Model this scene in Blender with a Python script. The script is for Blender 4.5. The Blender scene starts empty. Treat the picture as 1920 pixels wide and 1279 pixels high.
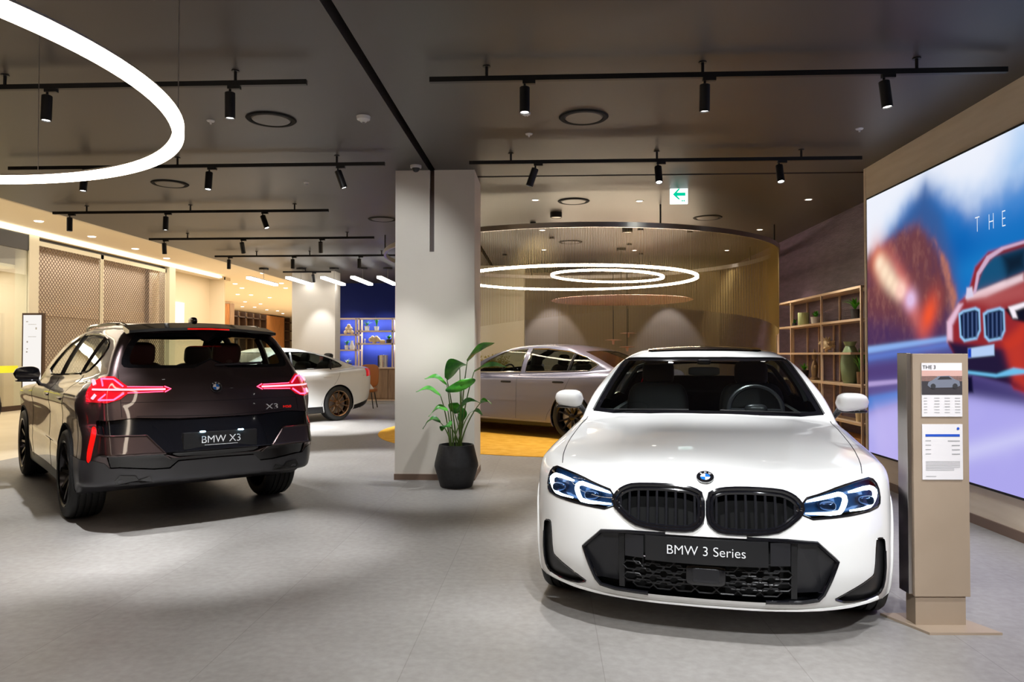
import bpy, math, random
import numpy as np
from mathutils import Vector, Matrix
random.seed(7); np.random.seed(7)
sc = bpy.context.scene
COL = sc.collection
# ---------------------------------------------------------------- camera, world, exposure
CAMH, FPX = 1.37, 1400.0
cam_d = bpy.data.cameras.new('camera'); cam = bpy.data.objects.new('camera', cam_d); COL.objects.link(cam)
cam_d.sensor_width = 36.0; cam_d.lens = 36.0*FPX/1920.0; cam_d.clip_end = 200
cam.location = (0, 0, CAMH)
cam.rotation_euler = (math.radians(90)+math.atan(25.5/FPX), 0, math.atan(67/FPX))
sc.camera = cam
w = bpy.data.worlds.new('world'); sc.world = w; w.use_nodes = True
w.node_tree.nodes['Background'].inputs[0].default_value = (1.0, .96, .94, 1)
w.node_tree.nodes['Background'].inputs[1].default_value = .22
sc.view_settings.view_transform = 'Standard'; sc.view_settings.look = 'None'
sc.view_settings.exposure = 0.0; sc.view_settings.gamma = 1.0; sc.view_settings.use_curve_mapping = False
sc.cycles.max_bounces = 8; sc.cycles.transparent_max_bounces = 16; sc.cycles.sample_clamp_indirect = 4
sc.cycles.use_denoising = True
CEIL = 3.40
HERO_H, SUV_H = .0155, .02
ROT = math.atan(67/FPX); COSR, SINR = math.cos(ROT), math.sin(ROT)

# large soft lights of the place (the mall beyond, and the lit showroom as a whole)
def area(name, loc, size, power, color=(1, .9, .78), rot=(0, 0, 0)):
    d = bpy.data.lights.new(name, 'AREA'); d.shape = 'RECTANGLE'; d.size, d.size_y = size
    d.energy = power; d.color = color
    o = bpy.data.objects.new(name, d); o.location = loc; o.rotation_euler = rot; COL.objects.link(o)
    return o
def spot(name, loc, power, angle=50, blend=.6, color=(1, .95, .88), tilt=(0, 0), r=.03):
    d = bpy.data.lights.new(name, 'SPOT'); d.energy = power; d.color = color
    d.spot_size = math.radians(angle); d.spot_blend = blend; d.shadow_soft_size = r
    o = bpy.data.objects.new(name, d); o.location = loc; o.rotation_euler = (tilt[0], tilt[1], 0); COL.objects.link(o)
    return o
# ---------------------------------------------------------------- materials
def srgb(r, g, b):
    f = lambda c: (c/255/12.92) if c/255 <= .04045 else ((c/255+.055)/1.055)**2.4
    return (f(r), f(g), f(b), 1)
MATS = {}
def mat(name, color=(.5, .5, .5, 1), rough=.5, metal=0, coat=0, emit=None, es=0, trans=0, ior=1.45, alpha=1, spec=None):
    if name in MATS: return MATS[name]
    m = bpy.data.materials.new(name); m.use_nodes = True
    b = m.node_tree.nodes['Principled BSDF']
    if len(color) == 3: color = (*color, 1)
    b.inputs['Base Color'].default_value = color; b.inputs['Roughness'].default_value = rough
    b.inputs['Metallic'].default_value = metal; b.inputs['Coat Weight'].default_value = coat
    b.inputs['Coat Roughness'].default_value = .03
    b.inputs['Transmission Weight'].default_value = trans; b.inputs['IOR'].default_value = ior
    if spec is not None: b.inputs['Specular IOR Level'].default_value = spec
    if emit: b.inputs['Emission Color'].default_value = (*emit[:3], 1); b.inputs['Emission Strength'].default_value = es
    MATS[name] = m; return m
def bsdf(m): return m.node_tree.nodes['Principled BSDF']
def nd(m, t, **kw):
    n = m.node_tree.nodes.new(t)
    for k, v in kw.items():
        if k in n.inputs: n.inputs[k].default_value = v
        else: setattr(n, k, v)
    return n
def lk(m, a, b): m.node_tree.links.new(a, b)
def noisy(m, c1, c2, scale=3, detail=4, bump=0, stretch=(1, 1, 1), bscale=None):
    tc = nd(m, 'ShaderNodeTexCoord'); mp = nd(m, 'ShaderNodeMapping'); mp.inputs['Scale'].default_value = stretch
    lk(m, tc.outputs['Object'], mp.inputs[0])
    n = nd(m, 'ShaderNodeTexNoise', Scale=scale, Detail=detail); lk(m, mp.outputs[0], n.inputs['Vector'])
    r = nd(m, 'ShaderNodeValToRGB'); r.color_ramp.elements[0].position = .35; r.color_ramp.elements[1].position = .65
    r.color_ramp.elements[0].color = c1; r.color_ramp.elements[1].color = c2
    lk(m, n.outputs[0], r.inputs[0]); lk(m, r.outputs[0], bsdf(m).inputs['Base Color'])
    if bump:
        n2 = nd(m, 'ShaderNodeTexNoise', Scale=bscale or scale*6, Detail=3); lk(m, mp.outputs[0], n2.inputs['Vector'])
        bp = nd(m, 'ShaderNodeBump', Strength=bump, Distance=.01); lk(m, n2.outputs[0], bp.inputs['Height'])
        lk(m, bp.outputs[0], bsdf(m).inputs['Normal'])
    return r
def paint(name, color, metal=0.0, rough=.35, flake=False):
    """car paint with clear coat; the inner side of the sheet is black lining"""
    m = mat(name, color, rough, metal, 1.0)
    if flake:
        tc = nd(m, 'ShaderNodeTexCoord'); n = nd(m, 'ShaderNodeTexNoise', Scale=900.0, Detail=1)
        lk(m, tc.outputs['Object'], n.inputs['Vector'])
        bp = nd(m, 'ShaderNodeBump', Strength=.06, Distance=.002); lk(m, n.outputs[0], bp.inputs['Height'])
        lk(m, bp.outputs[0], bsdf(m).inputs['Normal'])
    g = nd(m, 'ShaderNodeNewGeometry'); mx = nd(m, 'ShaderNodeMixShader'); d = nd(m, 'ShaderNodeBsdfDiffuse')
    d.inputs['Color'].default_value = (.012, .012, .013, 1)
    out = m.node_tree.nodes['Material Output']
    lk(m, g.outputs['Backfacing'], mx.inputs[0]); lk(m, bsdf(m).outputs[0], mx.inputs[1]); lk(m, d.outputs[0], mx.inputs[2])
    lk(m, mx.outputs[0], out.inputs['Surface'])
    return m
def glass(name, tint, refl=.06, rough=0.0):
    """thin tinted pane: transparent with a fresnel reflection"""
    m = bpy.data.materials.new(name); m.use_nodes = True; nt = m.node_tree; nt.nodes.clear()
    out = nt.nodes.new('ShaderNodeOutputMaterial'); t = nt.nodes.new('ShaderNodeBsdfTransparent'); g = nt.nodes.new('ShaderNodeBsdfGlossy')
    fr = nt.nodes.new('ShaderNodeFresnel'); ge = nt.nodes.new('ShaderNodeNewGeometry'); ma = nt.nodes.new('ShaderNodeMath'); ma.operation = 'MULTIPLY_ADD'
    ma.inputs[1].default_value = 1/1.5-1.5; ma.inputs[2].default_value = 1.5
    nt.links.new(ge.outputs['Backfacing'], ma.inputs[0]); nt.links.new(ma.outputs[0], fr.inputs['IOR']); mx = nt.nodes.new('ShaderNodeMixShader')
    t.inputs[0].default_value = (*tint, 1); g.inputs['Roughness'].default_value = rough; g.inputs['Color'].default_value = (1, 1, 1, 1)
    nt.links.new(fr.outputs[0], mx.inputs[0]); nt.links.new(t.outputs[0], mx.inputs[1]); nt.links.new(g.outputs[0], mx.inputs[2])
    nt.links.new(mx.outputs[0], out.inputs['Surface'])
    MATS[name] = m; return m
def emis(name, color, s):
    m = bpy.data.materials.new(name); m.use_nodes = True; nt = m.node_tree; nt.nodes.clear()
    out = nt.nodes.new('ShaderNodeOutputMaterial'); e = nt.nodes.new('ShaderNodeEmission')
    e.inputs[0].default_value = (*color[:3], 1); e.inputs[1].default_value = s
    nt.links.new(e.outputs[0], out.inputs['Surface']); MATS[name] = m; return m

paint('white_paint', srgb(236, 236, 234), 0, .4)
paint('brown_paint', srgb(86, 72, 72), .85, .30, True)
paint('silver_paint', srgb(142, 144, 168), .6, .32, True)
mat('gloss_black', (.006, .006, .008), .08, 0, .6)
mat('satin_black', (.012, .012, .013), .35)
mat('matte_black', (.010, .010, .010), .7)
mat('void_black', (.002, .002, .002), .9)
mat('dark_grey', srgb(36, 36, 39), .3)
mat('slat_grey', srgb(38, 38, 42), .25)
mat('grey_cladding', srgb(78, 78, 82), .30, .3)
mat('chrome', (.75, .75, .76), .12, 1)
mat('brushed', (.55, .52, .50), .3, 1)
mat('bronze_rim', srgb(170, 140, 112), .25, 1)
mat('dark_rim', srgb(62, 60, 62), .22, .9)
mat('rubber', (.018, .018, .018), .6)
mat('seat_black', (.008, .008, .009), .6)
mat('seat_brown', srgb(70, 45, 28), .5)
mat('dash', (.018, .022, .024), .5)
mat('white_plastic', (.75, .75, .74), .35)
mat('plate_black', (.014, .014, .015), .3)
mat('letter_white', (.75, .76, .78), .4, emit=(1, 1, 1), es=.05)
mat('emblem_blue', srgb(25, 105, 200), .15, 0, 1)
mat('emblem_white', (.85, .85, .86), .15, 0, 1)
mat('red_lens', (.45, .005, .01), .08, 0, 1, emit=(1, .01, .03), es=.35)
mat('red_reflector', (.6, .005, .005), .15, 0, 1, emit=(1, .01, .005), es=.6)
emis('red_glow', (1, .05, .12), 6.0)
emis('pink_glow', (1, .35, .42), 2.2)
emis('drl_white', (.72, .90, 1), 7.0)
emis('blue_glow', (.08, .35, 1), .5)
emis('plate_lamp', (.45, .8, 1), 14.0)
mat('lamp_bezel', srgb(30, 50, 80), .15, .7)
mat('lamp_glow_tint', srgb(24, 60, 100), .12, .4)  # blue glow of the running lights is put into this housing colour
glass('windscreen_glass', (.80, .86, .85)); glass('tinted_glass', (.30, .34, .33)); glass('lens_glass', (.93, .96, 1)); glass('shop_glass', (.92, .94, .92))
glass('rear_glass', (.66, .72, .66))

# architecture
m = mat('floor_tile', rough=.42, spec=.4)
tc = nd(m, 'ShaderNodeTexCoord'); mp = nd(m, 'ShaderNodeMapping'); mp.inputs['Location'].default_value = (-.24+.87*10, .66+8.7, 0)
lk(m, tc.outputs['Object'], mp.inputs[0])
br = nd(m, 'ShaderNodeTexBrick', Scale=1.0); br.offset = 0; br.inputs['Brick Width'].default_value = .87; br.inputs['Row Height'].default_value = 1.74
br.inputs['Mortar Size'].default_value = .0022; br.inputs['Mortar Smooth'].default_value = .1
br.inputs['Color1'].default_value = (1, 1, 1, 1); br.inputs['Color2'].default_value = (.95, .95, .95, 1); br.inputs['Mortar'].default_value = (.72, .71, .70, 1)
lk(m, mp.outputs[0], br.inputs['Vector'])
n1 = nd(m, 'ShaderNodeTexNoise', Scale=1.7, Detail=9, Roughness=.62); lk(m, tc.outputs['Object'], n1.inputs['Vector'])
n2 = nd(m, 'ShaderNodeTexNoise', Scale=22.0, Detail=6); lk(m, tc.outputs['Object'], n2.inputs['Vector'])
ad = nd(m, 'ShaderNodeMath', operation='ADD'); lk(m, n1.outputs[0], ad.inputs[0]); lk(m, n2.outputs[0], ad.inputs[1])
hf = nd(m, 'ShaderNodeMath', operation='MULTIPLY'); hf.inputs[1].default_value = .5; lk(m, ad.outputs[0], hf.inputs[0])
r = nd(m, 'ShaderNodeValToRGB'); r.color_ramp.elements[0].position = .36; r.color_ramp.elements[1].position = .64
r.color_ramp.elements[0].color = (.235, .22, .205, 1); r.color_ramp.elements[1].color = (.315, .30, .285, 1)
lk(m, hf.outputs[0], r.inputs[0])
mu = nd(m, 'ShaderNodeMix', data_type='RGBA', blend_type='MULTIPLY'); mu.inputs[0].default_value = 1
lk(m, r.outputs[0], mu.inputs[6]); lk(m, br.outputs['Color'], mu.inputs[7]); lk(m, mu.outputs[2], bsdf(m).inputs['Base Color'])
rr = nd(m, 'ShaderNodeMapRange'); rr.inputs['To Min'].default_value = .36; rr.inputs['To Max'].default_value = .55
lk(m, n1.outputs[0], rr.inputs[0]); lk(m, rr.outputs[0], bsdf(m).inputs['Roughness'])
m = mat('mall_floor', rough=.3); noisy(m, srgb(215, 200, 175), srgb(228, 214, 190), .8)
m = mat('dark_ceiling', rough=.42); noisy(m, srgb(66, 62, 60), srgb(70, 66, 63), .5, 2)
m = mat('cream_ceiling', srgb(238, 226, 205), .8)
m = mat('plaster', rough=.8); noisy(m, srgb(226, 218, 206), srgb(231, 224, 212), 1.2, 5, .05)
m = mat('taupe_panel', rough=.6); noisy(m, srgb(222, 205, 180), srgb(230, 214, 191), 2, 6, .05, (1, 1, 9))
m = mat('totem_taupe', rough=.45, spec=.3); noisy(m, srgb(158, 140, 121), srgb(164, 146, 127), 3, 3, .03)
m = mat('dark_textured', rough=.45); noisy(m, srgb(76, 63, 82), srgb(98, 82, 102), 3, 8, .5, (1, 1.2, 7))
m = mat('navy_wall', srgb(16, 40, 132), .7)
m = mat('stripe_wall', rough=.6)
tc = nd(m, 'ShaderNodeTexCoord'); wv = nd(m, 'ShaderNodeTexWave', Scale=9.0, Distortion=.4); wv.bands_direction = 'X'; lk(m, tc.outputs['Object'], wv.inputs['Vector'])
r = nd(m, 'ShaderNodeValToRGB'); r.color_ramp.elements[0].color = srgb(150, 138, 124); r.color_ramp.elements[1].color = srgb(166, 154, 140)
lk(m, wv.outputs[0], r.inputs[0]); lk(m, r.outputs[0], bsdf(m).inputs['Base Color'])
m = mat('wood_cabinet', rough=.5); noisy(m, srgb(124, 96, 70), srgb(150, 120, 90), 3, 6, .05, (6, 6, .5))
m = mat('wood_warm', rough=.5); noisy(m, srgb(150, 98, 52), srgb(190, 130, 74), 4, 6, .05, (8, 8, .5))
m = mat('wood_dark', srgb(60, 38, 24), .5)
mat('skirting', srgb(120, 98, 84), .5)
m = mat('rug_yellow', rough=.95); noisy(m, srgb(214, 158, 40), srgb(228, 176, 66), 6, 8, .6, bscale=200)
mat('shelf_metal', srgb(210, 184, 156), .4, .2)
mat('gold_bead', srgb(160, 140, 94), .4, .7)
mat('rail_black', (.010, .010, .011), .45)
emis('spot_face', (1, .96, .9), 8.0)
emis('ring_warm', (1, .84, .66), 12)
emis('ring_white', (1, .82, .58), 28)
emis('tube_white', (1, .97, .92), 9.0)
emis('cove', (1, .88, .66), 3.2)
emis('shop_bright', (1, .93, .80), 1.6)
emis('downlight', (1, .93, .80), 7.0)
emis('sign_white', (.85, 1, .95), 1.6)
emis('sign_green', (.0, .62, .36), 1.0)
emis('lightbox', (1, .96, .92), .95)
mat('copper', srgb(238, 196, 186), .4, .1)
mat('black_steel', (.02, .02, .02), .4, .5)
mat('green_leaf', srgb(38, 110, 30), .38, 0, .3)
bsdf(MATS['green_leaf']).inputs['Subsurface Weight'].default_value = .0
noisy(MATS['green_leaf'], srgb(30, 110, 38), srgb(80, 180, 44), 7, 3)
m = mat('stem_green', srgb(92, 120, 50), .5)
mat('fern_green', srgb(70, 170, 30), .5)
m = mat('pot_black', rough=.55); noisy(m, srgb(34, 34, 36), srgb(42, 42, 44), 30, 4, .2)
mat('soil', (.03, .02, .015), .95)
mat('ceramic_white', (.8, .79, .76), .3)
mat('ceramic_lime', srgb(190, 205, 150), .4)
mat('ceramic_sage', srgb(120, 140, 105), .45)
mat('coral_cream', srgb(225, 205, 165), .7)
mat('silver_vase', (.7, .7, .72), .15, 1)
mat('figure_bronze', srgb(150, 130, 105), .35, .5)
mat('paper', (.80, .77, .78), .6)
mat('ink_blue', srgb(30, 80, 190), .6)
mat('ink_grey', (.35, .35, .36), .6)
mat('ink_dark', (.04, .04, .045), .5)
mat('poster_sky', srgb(214, 170, 160), .6)
mat('poster_ground', srgb(60, 56, 60), .6)
mat('poster_car', srgb(120, 125, 140), .5)
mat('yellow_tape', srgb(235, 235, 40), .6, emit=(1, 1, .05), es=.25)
mat('leather_tan', srgb(170, 100, 40), .45)
m = mat('shop_beige', rough=.7); noisy(m, srgb(216, 203, 182), srgb(222, 209, 190), 1)
m = mat('shop_pale', srgb(222, 216, 196), .6)
# ---------------------------------------------------------------- mesh helpers
def M(n): return MATS[n]
def link(name, me, material, parent=None, smooth=False, loc=None, rot=None):
    o = bpy.data.objects.new(name, me); COL.objects.link(o)
    if material is not None: me.materials.append(M(material) if isinstance(material, str) else material)
    if smooth: me.polygons.foreach_set('use_smooth', [True]*len(me.polygons))
    if parent is not None: o.parent = parent
    if loc is not None: o.location = loc
    if rot is not None: o.rotation_euler = rot
    return o
def tag(o, label=None, cat=None, group=None, kind=None):
    if label: o['label'] = label
    if cat: o['category'] = cat
    if group: o['group'] = group
    if kind: o['kind'] = kind
    return o
def thing(name, loc, label, cat, group=None, rz=0):
    o = bpy.data.objects.new(name, None); COL.objects.link(o); o.location = loc; o.rotation_euler = (0, 0, rz)
    o.empty_display_size = .1
    return tag(o, label, cat, group)
class MB:
    """collects verts / faces"""
    def __init__(s): s.v = []; s.f = []
    def add(s, v, f):
        n = len(s.v); s.v += [tuple(q) for q in v]; s.f += [tuple(n+i for i in q) for q in f]; return s
    def box(s, lo, hi, mtx=None):
        x0, y0, z0 = lo; x1, y1, z1 = hi
        v = [(x0, y0, z0), (x1, y0, z0), (x1, y1, z0), (x0, y1, z0), (x0, y0, z1), (x1, y0, z1), (x1, y1, z1), (x0, y1, z1)]
        if mtx is not None: v = [tuple(mtx @ Vector(q)) for q in v]
        return s.add(v, [(3, 2, 1, 0), (4, 5, 6, 7), (0, 1, 5, 4), (1, 2, 6, 5), (2, 3, 7, 6), (3, 0, 4, 7)])
    def lathe(s, prof, c=(0, 0, 0), n=32, axis='z', cap=True):
        v = []; f = []
        for k in range(n):
            a = 2*math.pi*k/n
            for (r, z) in prof:
                p = (r*math.cos(a), r*math.sin(a), z)
                if axis == 'x': p = (z, r*math.cos(a), r*math.sin(a))
                if axis == 'y': p = (r*math.sin(a), z, r*math.cos(a))
                v.append((p[0]+c[0], p[1]+c[1], p[2]+c[2]))
        m = len(prof)
        for k in range(n):
            k2 = (k+1) % n
            for i in range(m-1): f.append((k*m+i, k2*m+i, k2*m+i+1, k*m+i+1))
        if cap:
            if prof[0][0] > 1e-6: f.append(tuple(k*m for k in reversed(range(n))))
            if prof[-1][0] > 1e-6: f.append(tuple(k*m+m-1 for k in range(n)))
        return s.add(v, f)
    def cyl(s, a, b, r, n=12, r2=None):
        return s.tube([a, b], r if r2 is None else [r, r2], n)
    def tube(s, pts, r, n=8, closed=False, flat=None):
        pts = [Vector(p) for p in pts]; m = len(pts)
        rs = r if isinstance(r, (list, tuple, np.ndarray)) else [r]*m
        up = Vector((0, 0, 1)); v = []; f = []; prev = None
        for i, p in enumerate(pts):
            if closed: t = pts[(i+1) % m]-pts[i-1]
            else: t = pts[min(i+1, m-1)]-pts[max(i-1, 0)]
            if t.length < 1e-9: t = Vector((0, 0, 1))
            t.normalize()
            if prev is None:
                a = up if abs(t.dot(up)) < .9 else Vector((1, 0, 0))
                u = (a-t*a.dot(t)).normalized()
            else:
                u = prev-t*prev.dot(t); u = u.normalized() if u.length > 1e-6 else prev
            prev = u; w_ = t.cross(u)
            for k in range(n):
                an = 2*math.pi*k/n
                v.append(p+u*math.cos(an)*rs[i]+w_*math.sin(an)*rs[i])
        for i in range(m if closed else m-1):
            j = (i+1) % m
            for k in range(n):
                k2 = (k+1) % n
                f.append((i*n+k, i*n+k2, j*n+k2, j*n+k))
        if not closed:
            f.append(tuple(reversed(range(n)))); f.append(tuple((m-1)*n+k for k in range(n)))
        return s.add(v, f)
    def prism(s, poly, z0, z1, plane='xy'):
        def m3(a, b, c):
            return {'xy': (a, b, c), 'xz': (a, c, b), 'yz': (c, a, b)}[plane]
        n = len(poly)
        v = [m3(p[0], p[1], z0) for p in poly]+[m3(p[0], p[1], z1) for p in poly]
        return s.add(v, [tuple(reversed(range(n))), tuple(range(n, 2*n))]+[(i, (i+1) % n, n+(i+1) % n, n+i) for i in range(n)])
    def ball(s, c, r, nu=16, nv=10, sc_=(1, 1, 1)):
        v = []; f = []
        for i in range(nv+1):
            th = math.pi*i/nv
            for k in range(nu):
                ph = 2*math.pi*k/nu
                v.append((c[0]+r*sc_[0]*math.sin(th)*math.cos(ph), c[1]+r*sc_[1]*math.sin(th)*math.sin(ph), c[2]+r*sc_[2]*math.cos(th)))
        for i in range(nv):
            for k in range(nu):
                k2 = (k+1) % nu; f.append((i*nu+k, (i+1)*nu+k, (i+1)*nu+k2, i*nu+k2))
        return s.add(v, f)
    def rbox(s, c, half, e=.35, nu=24, nv=16, mtx=None):
        """superellipsoid: a soft rounded box"""
        def pw(a): return math.copysign(abs(a)**e, a)
        v = []; f = []
        for i in range(nv+1):
            th = -math.pi/2+math.pi*i/nv
            for k in range(nu):
                ph = 2*math.pi*k/nu
                p = Vector((half[0]*pw(math.cos(th))*pw(math.cos(ph)), half[1]*pw(math.cos(th))*pw(math.sin(ph)), half[2]*pw(math.sin(th))))
                if mtx is not None: p = mtx @ p
                v.append((p[0]+c[0], p[1]+c[1], p[2]+c[2]))
        for i in range(nv):
            for k in range(nu):
                k2 = (k+1) % nu; f.append((i*nu+k, i*nu+k2, (i+1)*nu+k2, (i+1)*nu+k))
        return s.add(v, f)
    def build(s, name, material, parent=None, smooth=False, loc=None, rot=None, bevel=0, off=None):
        me = bpy.data.meshes.new(name)
        v = s.v if off is None else [(p[0]-off[0], p[1]-off[1], p[2]-off[2]) for p in s.v]
        me.from_pydata(v, [], s.f); me.update()
        o = link(name, me, material, parent, smooth, loc, rot)
        if smooth:
            try: me.set_sharp_from_angle(angle=math.radians(38))
            except Exception: pass
        if bevel:
            b = o.modifiers.new('bevel', 'BEVEL'); b.width = bevel; b.segments = 2; b.limit_method = 'ANGLE'
        return o
def text_mesh(name, body, size, material, parent=None, loc=(0, 0, 0), rot=(0, 0, 0), extrude=.001, align='CENTER', xs=1.0, offset=0.0, spacing=1.0):
    cu = bpy.data.curves.new(name, 'FONT'); cu.body = body; cu.size = size; cu.extrude = extrude
    cu.align_x = align; cu.align_y = 'CENTER'; cu.offset = offset; cu.space_character = spacing
    t = bpy.data.objects.new(name, cu); COL.objects.link(t)
    dg = bpy.context.evaluated_depsgraph_get(); me = bpy.data.meshes.new_from_object(t.evaluated_get(dg))
    bpy.data.objects.remove(t); bpy.data.curves.remove(cu)
    me.transform(Matrix.Diagonal((xs, 1, 1, 1)))
    o = link(name, me, material, parent); o.location = loc; o.rotation_euler = rot
    return o
def struct(o): o['kind'] = 'structure'; return o
# ---------------------------------------------------------------- numeric shape library
def pchip(xs, ys):
    xs = np.array(xs, float); ys = np.array(ys, float)
    h = np.diff(xs); d = np.diff(ys)/h
    m = np.zeros(len(xs))
    for i in range(1, len(xs)-1):
        if d[i-1]*d[i] > 0:
            w1 = 2*h[i]+h[i-1]; w2 = h[i]+2*h[i-1]
            m[i] = (w1+w2)/(w1/d[i-1]+w2/d[i])
    m[0] = d[0]; m[-1] = d[-1]
    def f(x):
        x = np.asarray(x, float)
        xc = np.clip(x, xs[0], xs[-1])
        i = np.clip(np.searchsorted(xs, xc)-1, 0, len(h)-1)
        t = (xc-xs[i])/h[i]; hh = h[i]
        return ((2*t**3-3*t**2+1)*ys[i]+(t**3-2*t**2+t)*hh*m[i]+(-2*t**3+3*t**2)*ys[i+1]+(t**3-t**2)*hh*m[i+1])
    return f
def lut(fn, a, b, n=2000):
    """fast table for a 1-D function"""
    g = np.linspace(a, b, n); v = fn(g)
    def f(x):
        return np.interp(x, g, v)
    return f
def P(*pts):
    xs = [p[0] for p in pts]; ys = [p[1] for p in pts]
    return lut(pchip(xs, ys), xs[0], xs[-1])
def smax(a, b, k):
    return np.maximum(a, b)+np.maximum(k-np.abs(a-b), 0)**2/(4*k)
def smin(a, b, k):
    return np.minimum(a, b)-np.maximum(k-np.abs(a-b), 0)**2/(4*k)

def car_field(S):
    def f(x, y, z):
        ax = np.sqrt(x*x+1e-6)
        w = S['W'](y)+S['SZ'](z)
        if 'WB' in S: w = w+S['WB'](y)*S['WZ'](z)
        side = ax-w
        fr = S['yF'](z)+S['pF'](ax)-y
        re = y-(S['yR'](z)-S['pR'](ax))
        top = z-(S['D'](y)-S['Dc']*ax*ax)
        if 'hoodline' in S:
            top = top-S['hoodline'](y)*np.exp(-((ax-S['hx'](y))/.045)**2)*.006
        bot = S['B'](y)-z
        lo = smax(side, top, S.get('k_st', .07))
        lo = smax(lo, fr, S.get('k_f', .09))
        lo = smax(lo, re, S.get('k_r', .09))
        lo = smax(lo, bot, S.get('k_b', .05))
        cs = (ax-(S['CW'](y)+S['CZ'](z)))*.95
        cf = (S['cF'](z)+S['cFb']*ax*ax-y)*S.get('cFs', .5)
        cr = (y-(S['cR'](z)-S['cRb']*ax*ax))*S.get('cRs', .6)
        ct = z-(S['RT'](y)-S['RTc']*ax*ax)
        up = smax(cs, ct, S.get('k_ct', .10))
        up = smax(up, cf, S.get('k_cf', .05))
        up = smax(up, cr, S.get('k_cr', .06))
        up = smax(up, .6-z, .02)
        return smin(lo, up, S.get('k_u', .03))
    return f
def grad(f, p, e=1.5e-3):
    g = np.empty_like(p)
    for i in range(3):
        a = p.copy(); b = p.copy(); a[:, i] += e; b[:, i] -= e
        g[:, i] = (f(a[:, 0], a[:, 1], a[:, 2])-f(b[:, 0], b[:, 1], b[:, 2]))/(2*e)
    return g
def newton(f, p, it=4, off=0.0):
    p = p.copy()
    for _ in range(it):
        g = grad(f, p); v = f(p[:, 0], p[:, 1], p[:, 2])-off
        st = (v/np.maximum((g**2).sum(1), .05))[:, None]*g
        n = np.linalg.norm(st, axis=1, keepdims=True)
        p -= st*np.minimum(1, .03/np.maximum(n, 1e-9))
    return p
def surface_nets(f, lo, hi, h):
    n = [int(math.ceil((hi[i]-lo[i])/h))+1 for i in range(3)]
    ax = [lo[i]+h*np.arange(n[i]) for i in range(3)]
    X, Y, Z = np.meshgrid(*ax, indexing='ij')
    V = f(X.ravel(), Y.ravel(), Z.ravel()).reshape(X.shape)
    s = V < 0
    nx, ny, nz = n
    cnt = np.zeros((nx-1, ny-1, nz-1)); acc = np.zeros((3, nx-1, ny-1, nz-1))
    dims = ((1, 0, 0), (0, 1, 0), (0, 0, 1))
    quads = []
    idx_base = np.array([X[:-1, :-1, :-1], Y[:-1, :-1, :-1], Z[:-1, :-1, :-1]])
    cross = []
    for a in range(3):
        sl0 = [slice(None)]*3; sl1 = [slice(None)]*3
        sl0[a] = slice(0, -1); sl1[a] = slice(1, None)
        s0, s1 = s[tuple(sl0)], s[tuple(sl1)]
        v0, v1 = V[tuple(sl0)], V[tuple(sl1)]
        c = s0 != s1
        t = np.where(c, v0/np.where(c, v0-v1, 1), 0)
        pos = [g[tuple(sl0)].copy() for g in (X, Y, Z)]
        pos[a] = pos[a]+t*h
        cross.append((c, s0))
        b, d = [q for q in range(3) if q != a]
        for ob in (0, 1):
            for od in (0, 1):
                sl = [slice(None)]*3
                sl[b] = slice(ob, n[b]-1+ob); sl[d] = slice(od, n[d]-1+od)
                cc = c[tuple(sl)]
                cnt += cc
                for k in range(3):
                    acc[k] += np.where(cc, pos[k][tuple(sl)], 0)
    act = cnt > 0
    ids = -np.ones(act.shape, int); ids[act] = np.arange(act.sum())
    verts = np.stack([acc[k][act]/cnt[act] for k in range(3)], 1)
    faces = []
    for a in range(3):
        c, s0 = cross[a]
        b, d = [q for q in range(3) if q != a]
        ii = np.argwhere(c)
        ok = (ii[:, b] > 0) & (ii[:, d] > 0) & (ii[:, b] < n[b]-1) & (ii[:, d] < n[d]-1)
        ii = ii[ok]
        def cell(ob, od):
            j = ii.copy(); j[:, b] -= ob; j[:, d] -= od
            return ids[j[:, 0], j[:, 1], j[:, 2]]
        q = np.stack([cell(0, 0), cell(1, 0), cell(1, 1), cell(0, 1)], 1)
        fl = s0[ii[:, 0], ii[:, 1], ii[:, 2]]
        if a == 1: fl = ~fl
        q[~fl] = q[~fl][:, ::-1]
        faces.append(q)
    Q = np.concatenate(faces)
    T = np.concatenate([Q[:, [0, 1, 2]], Q[:, [0, 2, 3]]])
    return verts, T
def compact(V, T):
    if len(T) == 0: return V[:0], T
    u, inv = np.unique(T.ravel(), return_inverse=True)
    return V[u], inv.reshape(-1, 3)
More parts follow.
